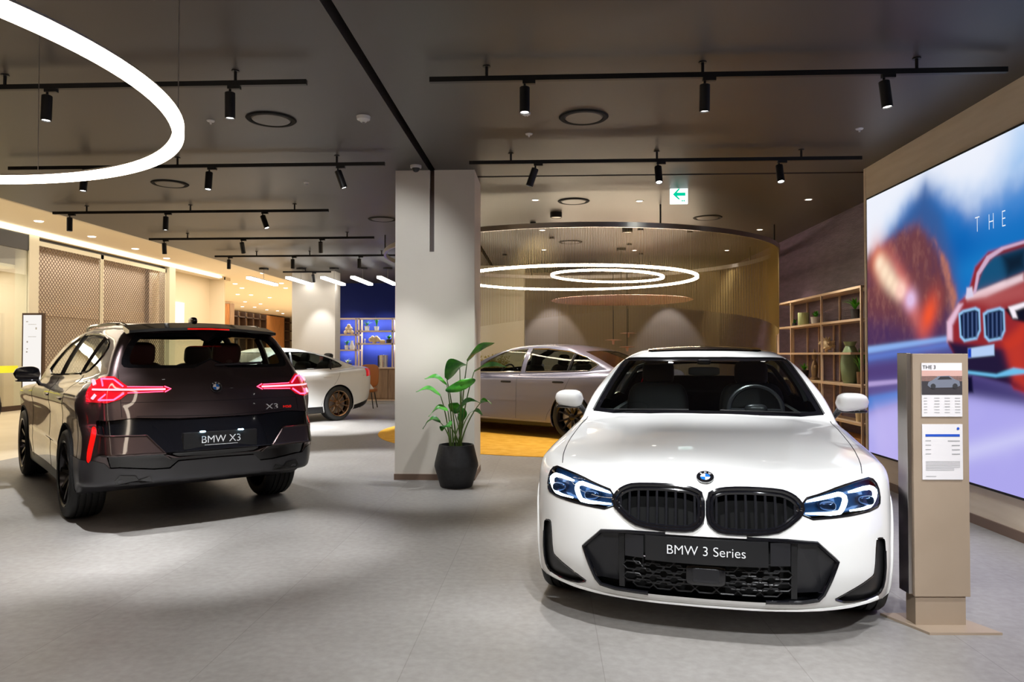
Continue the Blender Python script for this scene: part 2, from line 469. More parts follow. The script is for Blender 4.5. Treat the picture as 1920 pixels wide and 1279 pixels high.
def refine(V, T, mask_t, f=None):
    """split the triangles flagged in mask_t into four, with mid points put back on the surface"""
    tt = T[mask_t]; keep = T[~mask_t]
    E = np.concatenate([tt[:, [0, 1]], tt[:, [1, 2]], tt[:, [2, 0]]])
    Es = np.sort(E, 1); u, inv = np.unique(Es, axis=0, return_inverse=True); inv = inv.ravel()
    mid = (V[u[:, 0]]+V[u[:, 1]])/2
    if f is not None and len(mid): mid = newton(f, mid, 2)
    m = len(V)+inv; k = len(tt)
    a, b, c = tt.T; ab, bc, ca = m[:k], m[k:2*k], m[2*k:]
    new = np.concatenate([np.stack(q, 1) for q in ((a, ab, ca), (ab, b, bc), (ca, bc, c), (ab, bc, ca))])
    # neighbours of a split edge get split to stay watertight
    ekey = {}
    for i, e in enumerate(map(tuple, u)): ekey[e] = len(V)+i
    eset = set(ekey)
    out = []; drop = np.zeros(len(keep), bool)
    vs = np.zeros(len(V), bool); vs[u.ravel()] = True
    cand = np.nonzero(vs[keep].sum(1) >= 2)[0]
    for i in cand:
        t = keep[i]; es = [tuple(sorted((t[j], t[(j+1) % 3]))) for j in range(3)]
        hit = [j for j in range(3) if es[j] in eset]
        if not hit: continue
        drop[i] = True
        poly = []
        for j in range(3):
            poly.append(t[j])
            if j in hit: poly.append(ekey[es[j]])
        if len(hit) == 1:
            j = hit[0]; mm = ekey[es[j]]
            out += [(t[j], mm, t[(j+2) % 3]), (mm, t[(j+1) % 3], t[(j+2) % 3])]
        else:
            for q in range(1, len(poly)-1): out.append((poly[0], poly[q], poly[q+1]))
    parts = [keep[~drop], new]
    if out: parts.append(np.array(out))
    return np.concatenate([V, mid]), np.concatenate(parts)
def clip(V, T, c):
    """cut a triangle mesh along c = 0 -> (inside c<0, outside c>0)"""
    c = np.where(np.abs(c) < 1e-6, 1e-6, c)
    s = c < 0; st = s[T].sum(1)
    ins = [T[st == 3]]; outs = [T[st == 0]]
    mix = T[(st > 0) & (st < 3)]
    newv = []; key = {}; n = len(V); ai = []; ao = []
    def cut(a, b):
        k = (a, b) if a < b else (b, a)
        if k not in key:
            a, b = k; t = c[a]/(c[a]-c[b])
            newv.append(V[a]*(1-t)+V[b]*t); key[k] = n+len(newv)-1
        return key[k]
    for t in mix.tolist():
        k = [s[q] for q in t]
        lone = k.index(True) if sum(k) == 1 else k.index(False)
        a, b, d = t[lone], t[(lone+1) % 3], t[(lone+2) % 3]
        ab, ad = cut(a, b), cut(a, d)
        one = [(a, ab, ad)]; two = [(ab, b, d), (ab, d, ad)]
        if sum(k) == 1: ai += one; ao += two
        else: ao += one; ai += two
    V2 = np.concatenate([V, np.array(newv)]) if newv else V
    if ai: ins.append(np.array(ai))
    if ao: outs.append(np.array(ao))
    return compact(V2, np.concatenate(ins)), compact(V2, np.concatenate(outs))
def poly_sdf(px, py, poly):
    """signed distance to a 2-D polygon (negative inside)"""
    poly = np.array(poly, float); n = len(poly)
    d = np.full(px.shape, 1e9); ins = np.zeros(px.shape, bool)
    for i in range(n):
        ax_, ay = poly[i]; bx, by = poly[(i+1) % n]
        ex, ey = bx-ax_, by-ay
        t = np.clip(((px-ax_)*ex+(py-ay)*ey)/max(ex*ex+ey*ey, 1e-12), 0, 1)
        d = np.minimum(d, (px-ax_-t*ex)**2+(py-ay-t*ey)**2)
        c = ((ay > py) != (by > py)) & (px < (bx-ax_)*(py-ay)/((by-ay) if by != ay else 1e-12)+ax_)
        ins ^= c
    d = np.sqrt(d)
    return np.where(ins, -d, d)
def smooth_poly(pts, it=2, closed=True):
    """Chaikin corner cutting"""
    p = np.array(pts, float)
    for _ in range(it):
        q = []
        n = len(p)
        for i in range(n if closed else n-1):
            a, b = p[i], p[(i+1) % n]
            q += [a*.75+b*.25, a*.25+b*.75]
        if not closed: q = [p[0]]+q+[p[-1]]
        p = np.array(q)
    return p
def cast(f, o, d, t0, t1, n=160):
    """first hit of rays o+t*d with f=0"""
    o = np.atleast_2d(o).astype(float); d = np.broadcast_to(np.array(d, float), o.shape)
    ts = np.linspace(t0, t1, n); prev = None
    hit = np.full(len(o), np.nan); a = np.full(len(o), t0); b = np.full(len(o), t1); done = np.zeros(len(o), bool)
    for i, t in enumerate(ts):
        p = o+d*t; v = f(p[:, 0], p[:, 1], p[:, 2])
        if i:
            new = (~done) & (v < 0)
            b[new] = t; a[new] = ts[i-1]; done |= new
    for _ in range(18):
        m = (a+b)/2; p = o+d*m[:, None]; v = f(p[:, 0], p[:, 1], p[:, 2])
        ins = v < 0; b = np.where(ins, m, b); a = np.where(ins, a, m)
    out = o+d*((a+b)/2)[:, None]
    out[~done] = np.nan
    return out
# ---------------------------------------------------------------- car body specifications (metres, y runs from nose to tail)
SEDAN3 = dict(hoodline=P((0,0),(.35,1),(1.3,1),(1.45,0)), hx=P((0,.36),(1.45,.56)), L=4.713, wb=2.851, fo=.80, wr=.335, tr=.782,
    W=P((0,.912),(.5,.918),(.8,.918),(1.3,.905),(2.3,.900),(3.2,.908),(3.65,.9135),(4.2,.90),(4.713,.86)),
    SZ=P((.1,-.05),(.2,-.02),(.42,-.008),(.6,-.003),(.72,0),(.80,-.004),(.88,-.025),(.95,-.055),(1.02,-.10),(1.3,-.5)),
    yF=P((.1,.16),(.19,.055),(.26,.018),(.36,.0),(.48,.008),(.60,.03),(.70,.062),(.76,.10),(.82,.18),(.9,.35),(1.2,1.0)),
    pF=P((0,0),(.2,.008),(.4,.042),(.6,.118),(.75,.222),(.84,.33),(.90,.44),(1.0,.75)),
    yR=P((.1,4.5),(.25,4.62),(.45,4.70),(.7,4.713),(.9,4.68),(1.05,4.66),(1.12,4.60),(1.2,4.5)),
    pR=P((0,0),(.4,.02),(.65,.09),(.82,.25),(.9,.40),(1.0,.7)),
    D=P((-.1,.735),(.05,.765),(.15,.795),(.35,.845),(.7,.90),(1.1,.945),(1.45,.985),(1.8,1.0),(2.6,.985),(3.4,1.01),(4.0,1.075),(4.4,1.095),(4.62,1.10),(4.713,1.09)),
    Dc=.085, B=P((0,.165),(.5,.155),(1.5,.16),(3.5,.17),(4.3,.22),(4.713,.3)),
    CW=P((1.3,.80),(1.8,.815),(2.4,.82),(3.2,.80),(3.8,.74),(4.4,.64)),
    CZ=P((.6,.08),(.90,.02),(.98,0),(1.08,-.035),(1.2,-.105),(1.32,-.19),(1.42,-.27),(1.5,-.34)),
    cF=P((.6,.75),(.85,1.18),(.95,1.36),(1.05,1.53),(1.15,1.715),(1.25,1.92),(1.34,2.13),(1.40,2.36),(1.5,2.8)), cFb=.22,
    cR=P((.6,4.7),(.95,4.42),(1.05,4.22),(1.15,4.00),(1.25,3.76),(1.34,3.50),(1.40,3.24),(1.5,2.9)), cRb=.25,
    RT=P((1.3,1.2),(1.9,1.35),(2.3,1.405),(2.7,1.432),(3.0,1.435),(3.4,1.415),(3.8,1.36),(4.3,1.25)), RTc=.10,
    k_st=.09, k_f=.055, k_r=.09, k_b=.04, k_ct=.09, k_cf=.03, k_cr=.05, k_u=.02)
SUV = dict(L=4.755, wb=2.865, fo=.86, wr=.372, tr=.812,
    W=P((0,.94),(.5,.955),(.86,.96),(1.4,.945),(2.4,.935),(3.2,.95),(3.75,.96),(4.3,.955),(4.755,.93)),
    SZ=P((.1,-.06),(.3,-.035),(.5,-.02),(.7,-.03),(.85,-.02),(.97,0),(1.03,-.004),(1.1,-.035),(1.2,-.09),(1.3,-.16),(1.6,-.4)),
    yF=P((.1,.16),(.25,.05),(.4,.0),(.6,.0),(.8,.03),(.95,.09),(1.02,.16),(1.2,.6)),
    pF=P((0,0),(.3,.015),(.5,.05),(.7,.14),(.85,.30),(.94,.48),(1.1,.9)),
    yR=P((.1,4.50),(.28,4.62),(.38,4.70),(.5,4.735),(.62,4.755),(.74,4.75),(.80,4.715),(.84,4.685),(.95,4.69),(1.08,4.672),(1.16,4.635),(1.25,4.58),(1.4,4.4)),
    pR=P((0,0),(.3,.012),(.5,.035),(.7,.085),(.82,.15),(.90,.24),(.95,.33),(1.1,.7)),
    D=P((-.1,.94),(.1,.98),(.4,1.03),(.9,1.07),(1.4,1.10),(1.8,1.13),(2.8,1.15),(4.0,1.19),(4.5,1.22),(4.755,1.20)),
    Dc=.05, B=P((0,.22),(.7,.2),(3.7,.21),(4.1,.25),(4.3,.33),(4.755,.365)),
    CW=P((1.2,.84),(1.9,.86),(2.8,.865),(3.6,.855),(4.2,.83),(4.6,.78),(4.8,.74)),
    CZ=P((.6,.06),(1.05,.02),(1.12,0),(1.25,-.045),(1.4,-.115),(1.52,-.185),(1.6,-.25),(1.7,-.35)),
    cF=P((.6,.7),(1.0,1.18),(1.1,1.33),(1.2,1.50),(1.35,1.76),(1.48,2.03),(1.56,2.30),(1.65,2.7)), cFb=.22,
    cR=P((.6,4.85),(1.1,4.66),(1.2,4.61),(1.3,4.545),(1.45,4.435),(1.55,4.36),(1.62,4.31),(1.7,4.2)), cRb=.13,
    RT=P((1.5,1.38),(2.1,1.575),(2.5,1.64),(3.0,1.668),(3.5,1.668),(4.0,1.645),(4.4,1.60),(4.6,1.565)), RTc=.07,
    k_st=.10, k_f=.08, k_r=.07, k_b=.05, k_ct=.10, k_cf=.03, k_cr=.05, k_u=.04, cRs=.9)
# ---------------------------------------------------------------- the shell of the place
def R(px, Y):
    """X of the point seen in picture column px at depth Y"""
    u = (px-1027)/FPX; return u*Y*COSR*COSR/(1+u*COSR*SINR)
def at(px, py, Y):
    X = R(px, Y); D = Y*COSR-X*SINR
    return (X, Y, CAMH+(665-py)*D/FPX)
def YP(px, X):
    """depth of the point of the plane X = const seen in picture column px"""
    D = X*FPX/((px-1027)*COSR); return (D+X*SINR)/COSR
def CE(px, py, H=None):
    """point of the ceiling seen at a picture position"""
    D = ((H or CEIL)-CAMH)*FPX/(665-py); X = (px-1027)/FPX*D*COSR; return (X, (D+X*SINR)/COSR, H or CEIL)
def wbox(name, lo, hi, material):
    return struct(MB().box(lo, hi).build(name, material))
XW, XB = 3.46, 4.20          # screen wall, back right wall
wbox('floor', (-7.07, -4, -.1), (6, 24, 0), 'floor_tile')
wbox('floor', (-18, -4, -.1), (-7.07, 29.5, 0), 'mall_floor')
wbox('floor', (-7.07, 24, -.1), (-2, 29.5, 0), 'mall_floor')
wbox('floor', (-26, 29.5, -.1), (-2, 76, 0), 'mall_floor')
# ceiling in two fields with the narrow dark slots between them
SX, SY = -1.27, 8.46
for lo, hi in (((-7.07, -4), (SX-.035, 22.5)), ((SX+.035, -4), (4.4, SY-.03)), ((SX+.035, SY+.03), (4.4, 22.5))):
    wbox('ceiling', (*lo, CEIL), (*hi, CEIL+.12), 'dark_ceiling')
wbox('ceiling', (-7.07, -4, CEIL+.12), (4.4, 22.5, CEIL+.2), 'void_black')
wbox('ceiling', (-18, -4, 4.5), (-7.07, 29.5, 4.6), 'cream_ceiling'); wbox('ceiling', (-7.07, 22.5, 4.5), (-2, 29.5, 4.6), 'cream_ceiling'); wbox('ceiling', (-26, 29.5, 4.5), (-2, 76, 4.6), 'cream_ceiling')
wbox('trim_1', (-7.12, -4, CEIL), (-7.07, 22.5, 4.5), 'cream_ceiling'); wbox('trim_2', (-7.12, 22.5, CEIL), (-2, 22.56, 4.5), 'cream_ceiling')
# main pillar with its inset slot, and skirting
PX0, PX1, PY0, PY1 = -1.675, -.80, 8.13, 8.86
p = MB()
p.box((PX0, PY0, 0), (SX-.025, PY1, CEIL)); p.box((SX+.025, PY0, 0), (PX1, PY1, CEIL)); p.box((SX-.025, PY0+.05, 0), (SX+.025, PY1, CEIL)); p.box((SX-.025, PY0, 0), (SX+.025, PY0+.05, 2.50))
struct(p.build('pillar', 'plaster'))
struct(MB().box((SX-.02, PY0+.03, 2.50), (SX+.02, PY0+.055, CEIL)).build('trim_3', 'wood_dark'))
wbox('baseboard_pillar', (PX0-.006, PY0-.012, 0), (PX1+.006, PY1, .065), 'skirting')
# screen wall box on the right
wbox('wall_right', (XW, -4, 0), (XB+.3, 8.31, CEIL), 'taupe_panel')
wbox('baseboard_right', (XW-.015, -4, 0), (XW, 8.31, .075), 'skirting')
wbox('trim_4', (XW-.004, 8.27, 0), (XW+.05, 8.318, CEIL), 'taupe_panel')
wbox('wall_right_back', (XB, 8.31, 0), (XB+.3, 18.7, CEIL), 'dark_textured')
wbox('wall_back', (-2.6, 18.5, 0), (XB, 18.7, CEIL), 'stripe_wall')
wbox('wall_left_back', (-2.7, 18.5, 0), (-2.6, 21.2, CEIL), 'plaster')
wbox('wall_blue', (-6.1, 21.0, 0), (-2.6, 21.2, CEIL), 'navy_wall')
wbox('pillar', (-1.80, 16.95, 0), (R(983, 16.95), 17.8, CEIL), 'shop_pale')
wbox('pillar', (R(547, 17.9), 17.9, 0), (R(628, 17.9), 18.35, CEIL), 'plaster')
wbox('wall_front', (-18, -4.1, 0), (XB, -4, 4.5), 'taupe_panel')
# ---- the mall side
XM = -13.0
wbox('wall_mall_end', (-26, 75.8, 0), (-2, 76, 4.5), 'cream_ceiling')
wbox('wall_mall_right', (-2.1, 21.2, 0), (-2, 76, 4.5), 'cream_ceiling')
wbox('wall_shop_back', (-15.6, -4, 0), (-15.5, 26, 4.5), 'shop_beige')
wbox('wall_mall_left', (-26, 29.5, 0), (-25.9, 76, 4.5), 'cream_ceiling'); wbox('wall_mall_front', (-26, 29.4, 0), (XM-.0, 29.5, 4.5), 'cream_ceiling')
Ya, Yb, Yc_, Yd = YP(52, XM), YP(70, XM), YP(316, XM), YP(327, XM); Ym = YP(196, XM)
for y0, y1 in ((Ya, Yb), (Yc_, Yd)): wbox('pillar', (XM-.35, y0, 0), (XM+.02, y1, 4.4), 'shop_pale')
wbox('trim_5', (XM-.4, -4, 4.38), (XM+.0, 30, 4.5), 'shop_beige')
struct(MB().box((XM+.0, 8, 4.40), (XM+.16, YP(408, XM), 4.46)).build('trim_6', 'cove'))
# glazed shop front on the far left
g = struct(MB().box((XM-.04, 11, .12), (XM-.02, Ya, 4.0)).build('window_1', 'shop_glass'))
wbox('trim_7', (XM-.06, 11, 0), (XM+.0, Ya, .12), 'wood_dark'); wbox('trim_8', (XM-.06, 11, 3.98), (XM+.0, Ya, 4.38), 'dark_grey')
wbox('trim_9', (XM-.05, 15.6, .12), (XM+.0, 15.66, 3.98), 'shop_pale')
c_ = thing('shop_counter', (XM-1.2, 15.9, 0), 'pale panelled counter block behind the shop glass on the far left', 'counter')
MB().box((-.9, -1.7, 0), (.6, 1.3, 1.65)).build('carcass', 'shop_pale', c_); MB().box((-.95, -1.75, 1.65), (.65, 1.35, 1.72)).build('worktop', 'shop_beige', c_)
tag(MB().box((XM-.018, 14.2, .93), (XM-.012, YP(35, XM), 1.10)).build('notice_strip', 'yellow_tape'), 'bright yellow notice strip stuck along the shop glass on the far left', 'sign')
wbox('wall_shop_side', (-15.6, Yb-.06, 0), (XM-.35, Yb-.02, 4.4), 'shop_beige')
wbox('ceiling_shop', (-15.6, 5, 3.55), (XM-.36, Yb-.06, 3.62), 'shop_pale')
# lattice shutter
def lattice(y0, y1, z0, z1, name, label):
    r = thing(name, (XM-.12, (y0+y1)/2, 0), label, 'shutter', 'roller shutters over the closed shop')
    fr = MB()
    for (a, b, c, d) in ((y0, y0+.05, z0, z1), (y1-.05, y1, z0, z1), (y0, y1, z1-.12, z1), (y0, y1, z0, z0+.08)): fr.box((-.03, a-(y0+y1)/2, c), (.03, b-(y0+y1)/2, d))
    fr.build('frame', 'shop_pale', r)
    mb = MB(); pitch = .125; H = z1-z0; W_ = y1-y0; yc = (y0+y1)/2
    for sgn in (1, -1):
        for k in range(int(-H/pitch), int(W_/pitch)+1 if sgn > 0 else int((W_+H)/pitch)+1):
            ys = y0+k*pitch
            # line y = ys + sgn*(z-z0)
            za, zb = z0, z1; ya, yb = ys, ys+sgn*H
            def cl(y): return z0+(y-ys)*sgn
            pts = [(ya, za), (yb, zb)]
            if sgn > 0:
                if ya < y0: pts[0] = (y0, cl(y0))
                if yb > y1: pts[1] = (y1, cl(y1))
            else:
                if ya > y1: pts[0] = (y1, cl(y1))
                if yb < y0: pts[1] = (y0, cl(y0))
            if pts[1][1]-pts[0][1] < .03: continue
            if pts[0][1] < z0-.01 or pts[1][1] > z1+.01: continue
            mb.tube([(sgn*.006, pts[0][0]-yc, pts[0][1]), (sgn*.006, pts[1][0]-yc, pts[1][1])], .011, 4)
    mb.build('lattice', 'skirting', r)
lattice(Yb+.02, Ym-.02, .05, 4.3, 'roller_shutter', 'beige lattice shutter panel nearer the glazed shop on the far left')
lattice(Ym+.02, Yc_-.02, .05, 4.3, 'roller_shutter', 'beige lattice shutter panel farther along, next to the bright shop')
wbox('wall_shutter_back', (XM-1.0, Yb, 0), (XM-.9, Yc_+.1, 4.4), 'shop_beige')
wbox('trim_10', (XM-.9, Yb, 2.45), (XM-.86, Yc_, 2.8), 'taupe_panel')
wbox('trim_11', (XM-.5, Yb, 4.25), (XM-.15, Yc_, 4.4), 'dark_grey')
# bright open shop and the wood shelving farther on
wbox('wall_bright', (XM-.7, Yc_, 0), (XM-.6, 29.4, 4.5), 'cream_ceiling')
tag(MB().box((XM-.59, YP(330, XM), 2.2), (XM-.55, YP(372, XM), 3.3)).build('shop_interior_glow', 'shop_bright'), 'glowing sheet standing in for the bright interior of the open shop beyond the shutter', 'sign')  # emissive sheet added to give the glow of the shop interior
for k, (x0, x1, lb) in enumerate(((R(396, 43), R(414, 43), 'dark brown wooden cupboard at the end of the bright shop'), (R(416, 43), R(431, 43), 'lighter brown wooden cupboard beside the darker one in the mall'))):
    w_ = thing('cupboard', ((x0+x1)/2, 43.3, 0), lb, 'cupboard')
    MB().box((-(x1-x0)/2, -.3, 0), ((x1-x0)/2, .3, 4.4)).build('carcass', 'wood_dark' if k == 0 else 'wood_cabinet', w_)
    MB().box((-(x1-x0)/2+.03, -.33, .1), ((x1-x0)/2-.03, -.3, 4.35)).build('door', 'wood_dark' if k == 0 else 'wood_warm', w_)
_ya, _yb = YP(431, -21.6), YP(546, -21.6)
w_ = thing('shelving_wall', (-21.6, _ya, 0), 'long warm wooden shelving with dark uprights far down the mall', 'shelving')
MB().box((-.6, 0, 0), (-.4, 13, 4.42)).build('back_panel', 'wood_cabinet', w_)
MB().box((-.4, 6.6, 0), (.02, 10.4, 4.4)).build('wood_panel', 'wood_warm', w_)
up = MB()
for y in np.arange(0, 13, 1.3): up.box((-.4, y, 0), (0, y+.14, 4.42))
up.build('upright', 'wood_dark', w_)
sh = MB()
for z in (.8, 1.6, 2.5, 3.3, 4.0): sh.box((-.4, 0, z), (0, 12.5, z+.09))
sh.build('shelf', 'wood_dark', w_)
# freestanding lit sign by the shop
lb = thing('light_box_sign', (R(63, 17.6), 17.6, 0), 'tall white lit sign panel in a thin dark frame before the shutter', 'sign')
MB().box((-.26, -.05, 0), (.26, .05, 2.38)).build('frame', 'wood_dark', lb)
MB().box((-.225, -.056, .12), (.225, -.045, 2.33)).build('lit_panel', 'lightbox', lb)
mk = MB()
for (x, z, ww, hh_) in ((-.13, 2.16, .05, .02), (.10, 1.98, .03, .05), (-.12, 1.66, .03, .04), (-.12, 1.5, .03, .02), (-.13, 1.42, .035, .03), (0, 2.1, .2, .008), (0, 1.8, .2, .008)): mk.box((x-ww/2, -.060, z), (x+ww/2, -.056, z+hh_))
mk.build('small_print', 'ink_grey', lb)
# ---------------------------------------------------------------- led screen
def screen():
    Y0, Y1, Z0, Z1 = 3.3, 8.17, .335, 3.03
    def q(px, py):
        D = (XW-.034)*FPX/((px-1027)*COSR); return ((D+(XW-.034)*SINR)/COSR, CAMH+(665-py)*D/FPX)
    def poly(*pts): return [q(*p) for p in pts]
    ny, nz = 560, 330
    ys = np.linspace(Y0, Y1, ny); zs = np.linspace(Z0, Z1, nz)
    G, H = np.meshgrid(ys, zs, indexing='ij'); y, z = G.ravel(), H.ravel()
    C = np.zeros((len(y), 3))
    lin = lambda r, g, b: np.array([(c/255)**2.2 for c in (r, g, b)])
    t = np.clip((z-Z0)/(Z1-Z0), 0, 1)[:, None]
    rs = np.random.RandomState(3)
    C[:] = lin(22, 110, 195)
    def lay(mask, col): C[:] = C*(1-mask[:, None])+lin(*col)*mask[:, None]
    def soft(p, s): return 1/(1+np.exp(np.clip(poly_sdf(y, z, p)/s, -30, 30)))
    def blob(px, py, ry, rz, ang=0):
        c0 = q(px, py); dy, dz = y-c0[0], z-c0[1]; a = math.radians(ang)
        u, v = dy*math.cos(a)+dz*math.sin(a), -dy*math.sin(a)+dz*math.cos(a)
        return np.exp(-((u/ry)**2+(v/rz)**2))
    wob = .5+.5*np.sin(y*3.1+np.sin(z*4.0)*1.3)*np.cos(z*5.2+y)
    def vnoise(fy, fz, seed, oc=4):
        r_ = np.random.RandomState(seed); out = np.zeros(len(y)); amp = 1; tot = 0
        for o_ in range(oc):
            n_ = 64; g_ = r_.rand(n_, n_); a = y*fy*2**o_; b = z*fz*2**o_
            i0 = np.floor(a).astype(int); j0 = np.floor(b).astype(int); u = a-i0; v_ = b-j0; u = u*u*(3-2*u); v_ = v_*v_*(3-2*v_)
            q_ = lambda i_, j_: g_[i_ % n_, j_ % n_]
            out += amp*((q_(i0, j0)*(1-u)+q_(i0+1, j0)*u)*(1-v_)+(q_(i0, j0+1)*(1-u)+q_(i0+1, j0+1)*u)*v_); tot += amp; amp *= .55
        return out/tot
    N1 = vnoise(1.2, 1.6, 1); N2 = vnoise(5, 3.2, 2); N3 = vnoise(14, 10, 5, 3)
    lay(np.clip(N1*1.6-.4, 0, 1)*.5, (60, 140, 215))
    # pale sky with drifting cloud edges
    sky = poly_sdf(y, z, poly((1600, 420), (1600, 100), (1930, 20), (2600, -500), (2600, 60), (1990, 262), (1935, 318), (1880, 378), (1838, 398), (1800, 386), (1768, 362), (1738, 345), (1714, 372), (1672, 440), (1640, 520), (1600, 560)))
    lay(1/(1+np.exp(np.clip((sky+(N1-.5)*.35+(N2-.5)*.10)/.055, -30, 30))), (208, 224, 248))
    lay(1/(1+np.exp(np.clip((sky+.14+(N1-.5)*.5)/.06, -30, 30))), (238, 242, 253))
    lay(soft(poly((1905, 235), (1990, 180), (2600, -50), (2600, 200), (1930, 330), (1900, 320)), .10)*(.35+.5*N1), (140, 190, 240))
    # mountain side and blue haze
    lay(soft(poly((1738, 350), (1765, 372), (1800, 400), (1850, 420), (1930, 400), (2600, 300), (2600, 700), (1820, 650), (1790, 560), (1756, 470)), .06)*.75, (22, 108, 186))
    lay(blob(1795, 470, .35, .20)*.5, (8, 84, 166)); lay(blob(1850, 500, .5, .12)*.4, (40, 140, 210))
    lay(soft(poly((1640, 500), (1668, 450), (1705, 395), (1738, 348), (1768, 400), (1792, 500), (1800, 600), (1620, 660)), .045), (58, 92, 150))
    # autumn trees
    tree = poly_sdf(y, z, poly((1600, 500), (1650, 462), (1690, 432), (1725, 424), (1752, 448), (1772, 486), (1788, 540), (1786, 648), (1600, 672)))
    lay(1/(1+np.exp(np.clip((tree+(N2-.5)*.12)/.03, -30, 30))), (112, 66, 72))
    tm = 1/(1+np.exp(np.clip(tree/.03, -30, 30)))
    lay(tm*np.clip((N3-.45)*3, 0, 1)*.4, (160, 108, 98)); lay(tm*np.clip((N2-.5)*3, 0, 1)*.5, (66, 48, 84))
    lay(soft(poly((1600, 590), (1700, 612), (1790, 600), (1790, 655), (1600, 680)), .05)*.75, (66, 50, 96))
    lay(np.clip(soft(poly((1756, 452), (1778, 490), (1796, 560), (1790, 600), (1778, 540)), .012)*N3*1.4, 0, 1), (176, 112, 100))
    # out of focus lights
    lay(blob(1650, 490, .24, .17, 50)*.9, (232, 116, 84)); lay(blob(1700, 548, .50, .115, 50)*.85, (226, 116, 110)); lay(blob(1742, 590, .20, .115, -50), (240, 88, 56))
    for bx, by_, r_ in ((1651, 494, .11), (1660, 510, .13), (1670, 525, .12), (1680, 538, .10)): lay(np.clip(blob(bx, by_, r_, r_*.85)*1.05, 0, 1), (255, 226, 196))
    lay(np.clip(blob(1690, 545, .11, .09)*1.3, 0, 1), (255, 206, 190)); lay(np.clip(blob(1708, 562, .11, .09)*1.2, 0, 1)*.9, (226, 196, 236))
    # guard rail and road
    lay(soft(poly((1600, 680), (1778, 655), (1920, 640), (2600, 560), (2600, 1400), (1600, 900)), .03), (92, 80, 140))
    lay(soft(poly((1600, 654), (1778, 631), (1778, 640), (1600, 668)), .008), (140, 178, 240)); lay(soft(poly((1600, 668), (1778, 640), (1778, 652), (1600, 682)), .012), (96, 120, 200))
    lay(soft(poly((1600, 690), (1778, 664), (1778, 700), (1600, 714)), .02)*.8, (80, 62, 116))
    lay(soft(poly((1600, 718), (1778, 704), (1778, 709), (1600, 728)), .006)*.8, (190, 170, 226))
    lay(soft(poly((1600, 748), (1780, 716), (1800, 722), (1600, 782)), .012), (70, 122, 205))
    lay(soft(poly((1600, 778), (1790, 730), (1920, 745), (2600, 800), (2600, 1500), (1600, 900)), .03), (172, 166, 236))
    lay(np.clip((N1-.4)*2, 0, 1)*soft(poly((1600, 790), (1800, 750), (2600, 900), (2600, 1500), (1600, 1000)), .05)*.5, (196, 190, 246))
    lay(soft(poly((1750, 850), (1925, 805), (1925, 830), (1750, 880)), .03)*.7, (214, 214, 250)); lay(soft(poly((1640, 760), (1690, 750), (1690, 1000), (1640, 950)), .06)*.4, (206, 190, 244))
    # the red car in the picture
    lay(soft(poly((1790, 700), (1920, 730), (2500, 900), (2500, 960), (1920, 760), (1800, 740)), .02)*.85, (52, 44, 96))
    lay(soft(poly((1776, 640), (1778, 600), (1800, 565), (1815, 553), (1830, 500), (1855, 472), (1920, 452), (2500, 330), (2500, 820), (1940, 742), (1900, 730), (1885, 700), (1790, 668)), .006), (146, 44, 50))
    lay(soft(poly((1776, 640), (1776, 604), (1798, 570), (1806, 570), (1786, 610), (1786, 640)), .008), (232, 190, 215))
    lay(soft(poly((1812, 556), (1838, 540), (1920, 512), (1920, 526), (1850, 556), (1815, 562)), .008), (246, 220, 228)); 
    lay(soft(poly((1829, 548), (1846, 500), (1866, 480), (1925, 462), (1925, 508), (1850, 540)), .006), (30, 82, 120)); lay(soft(poly((1880, 478), (1925, 464), (1925, 506), (1890, 520)), .02), (22, 36, 52))
    lay(soft(poly((1786, 672), (1895, 700), (1990, 730), (1990, 760), (1895, 722), (1794, 694)), .008), (46, 24, 56)); lay(soft(poly((1778, 640), (1890, 655), (1920, 640), (1920, 720), (1800, 694)), .01), (40, 32, 60))
    lay(soft(poly((1880, 640), (1925, 600), (1925, 735), (1900, 715)), .02)*.8, (208, 62, 44)); lay(soft(poly((1810, 560), (1850, 545), (1925, 530), (1925, 560), (1860, 575)), .02)*.5, (196, 110, 110))
    lay(soft(poly((1812, 560), (1814, 540), (1824, 538), (1826, 556)), .004), (214, 206, 232)); lay(soft(poly((1826, 552), (1833, 512), (1852, 480), (1880, 463), (1925, 450), (1925, 455), (1884, 468), (1858, 486), (1838, 516), (1831, 550)), .003), (206, 170, 200))
    for kx in (1798, 1844):
        k = [(kx, 588), (kx+8, 582), (kx+32, 576), (kx+40, 580), (kx+41, 620), (kx+34, 636), (kx+10, 641), (kx+2, 632)]
        lay(soft(poly(*k), .004), (150, 205, 250)); kk = [(kx+3+(a-kx)*.86, 609+(b-609)*.86) for a, b in k]; lay(soft(poly(*kk), .003), (24, 36, 66))
        for j in range(4):
            xx = kx+8+j*8; lay(soft(poly((xx, 586), (xx+3, 585), (xx+3, 634), (xx, 635)), .002)*.6, (86, 110, 160))
    lay(soft(poly((1884, 580), (1925, 566), (1925, 606), (1900, 600)), .005), (26, 26, 40)); lay(soft(poly((1892, 576), (1925, 566), (1925, 574), (1904, 582), (1908, 596), (1900, 596)), .004), (250, 240, 250))
    lay(soft(poly((1815, 654), (1864, 646), (1864, 666), (1815, 671)), .003), (180, 205, 245)); lay(soft(poly((1815, 654), (1821, 653), (1821, 670), (1815, 671)), .002), (30, 70, 190))
    lay(soft(poly((1800, 694), (1868, 702), (1900, 690), (1925, 694), (1925, 700), (1866, 707), (1800, 699)), .004), (110, 190, 235))
    lay(soft(poly((1804, 705), (1822, 706), (1824, 736), (1806, 738)), .006), (24, 22, 50))
    me = bpy.data.meshes.new('screen_picture')
    v = [(0, float(a), float(b)) for a in ys for b in zs]
    idx = lambda i, j: i*nz+j
    f = [(idx(i, j), idx(i, j+1), idx(i+1, j+1), idx(i+1, j)) for i in range(ny-1) for j in range(nz-1)]
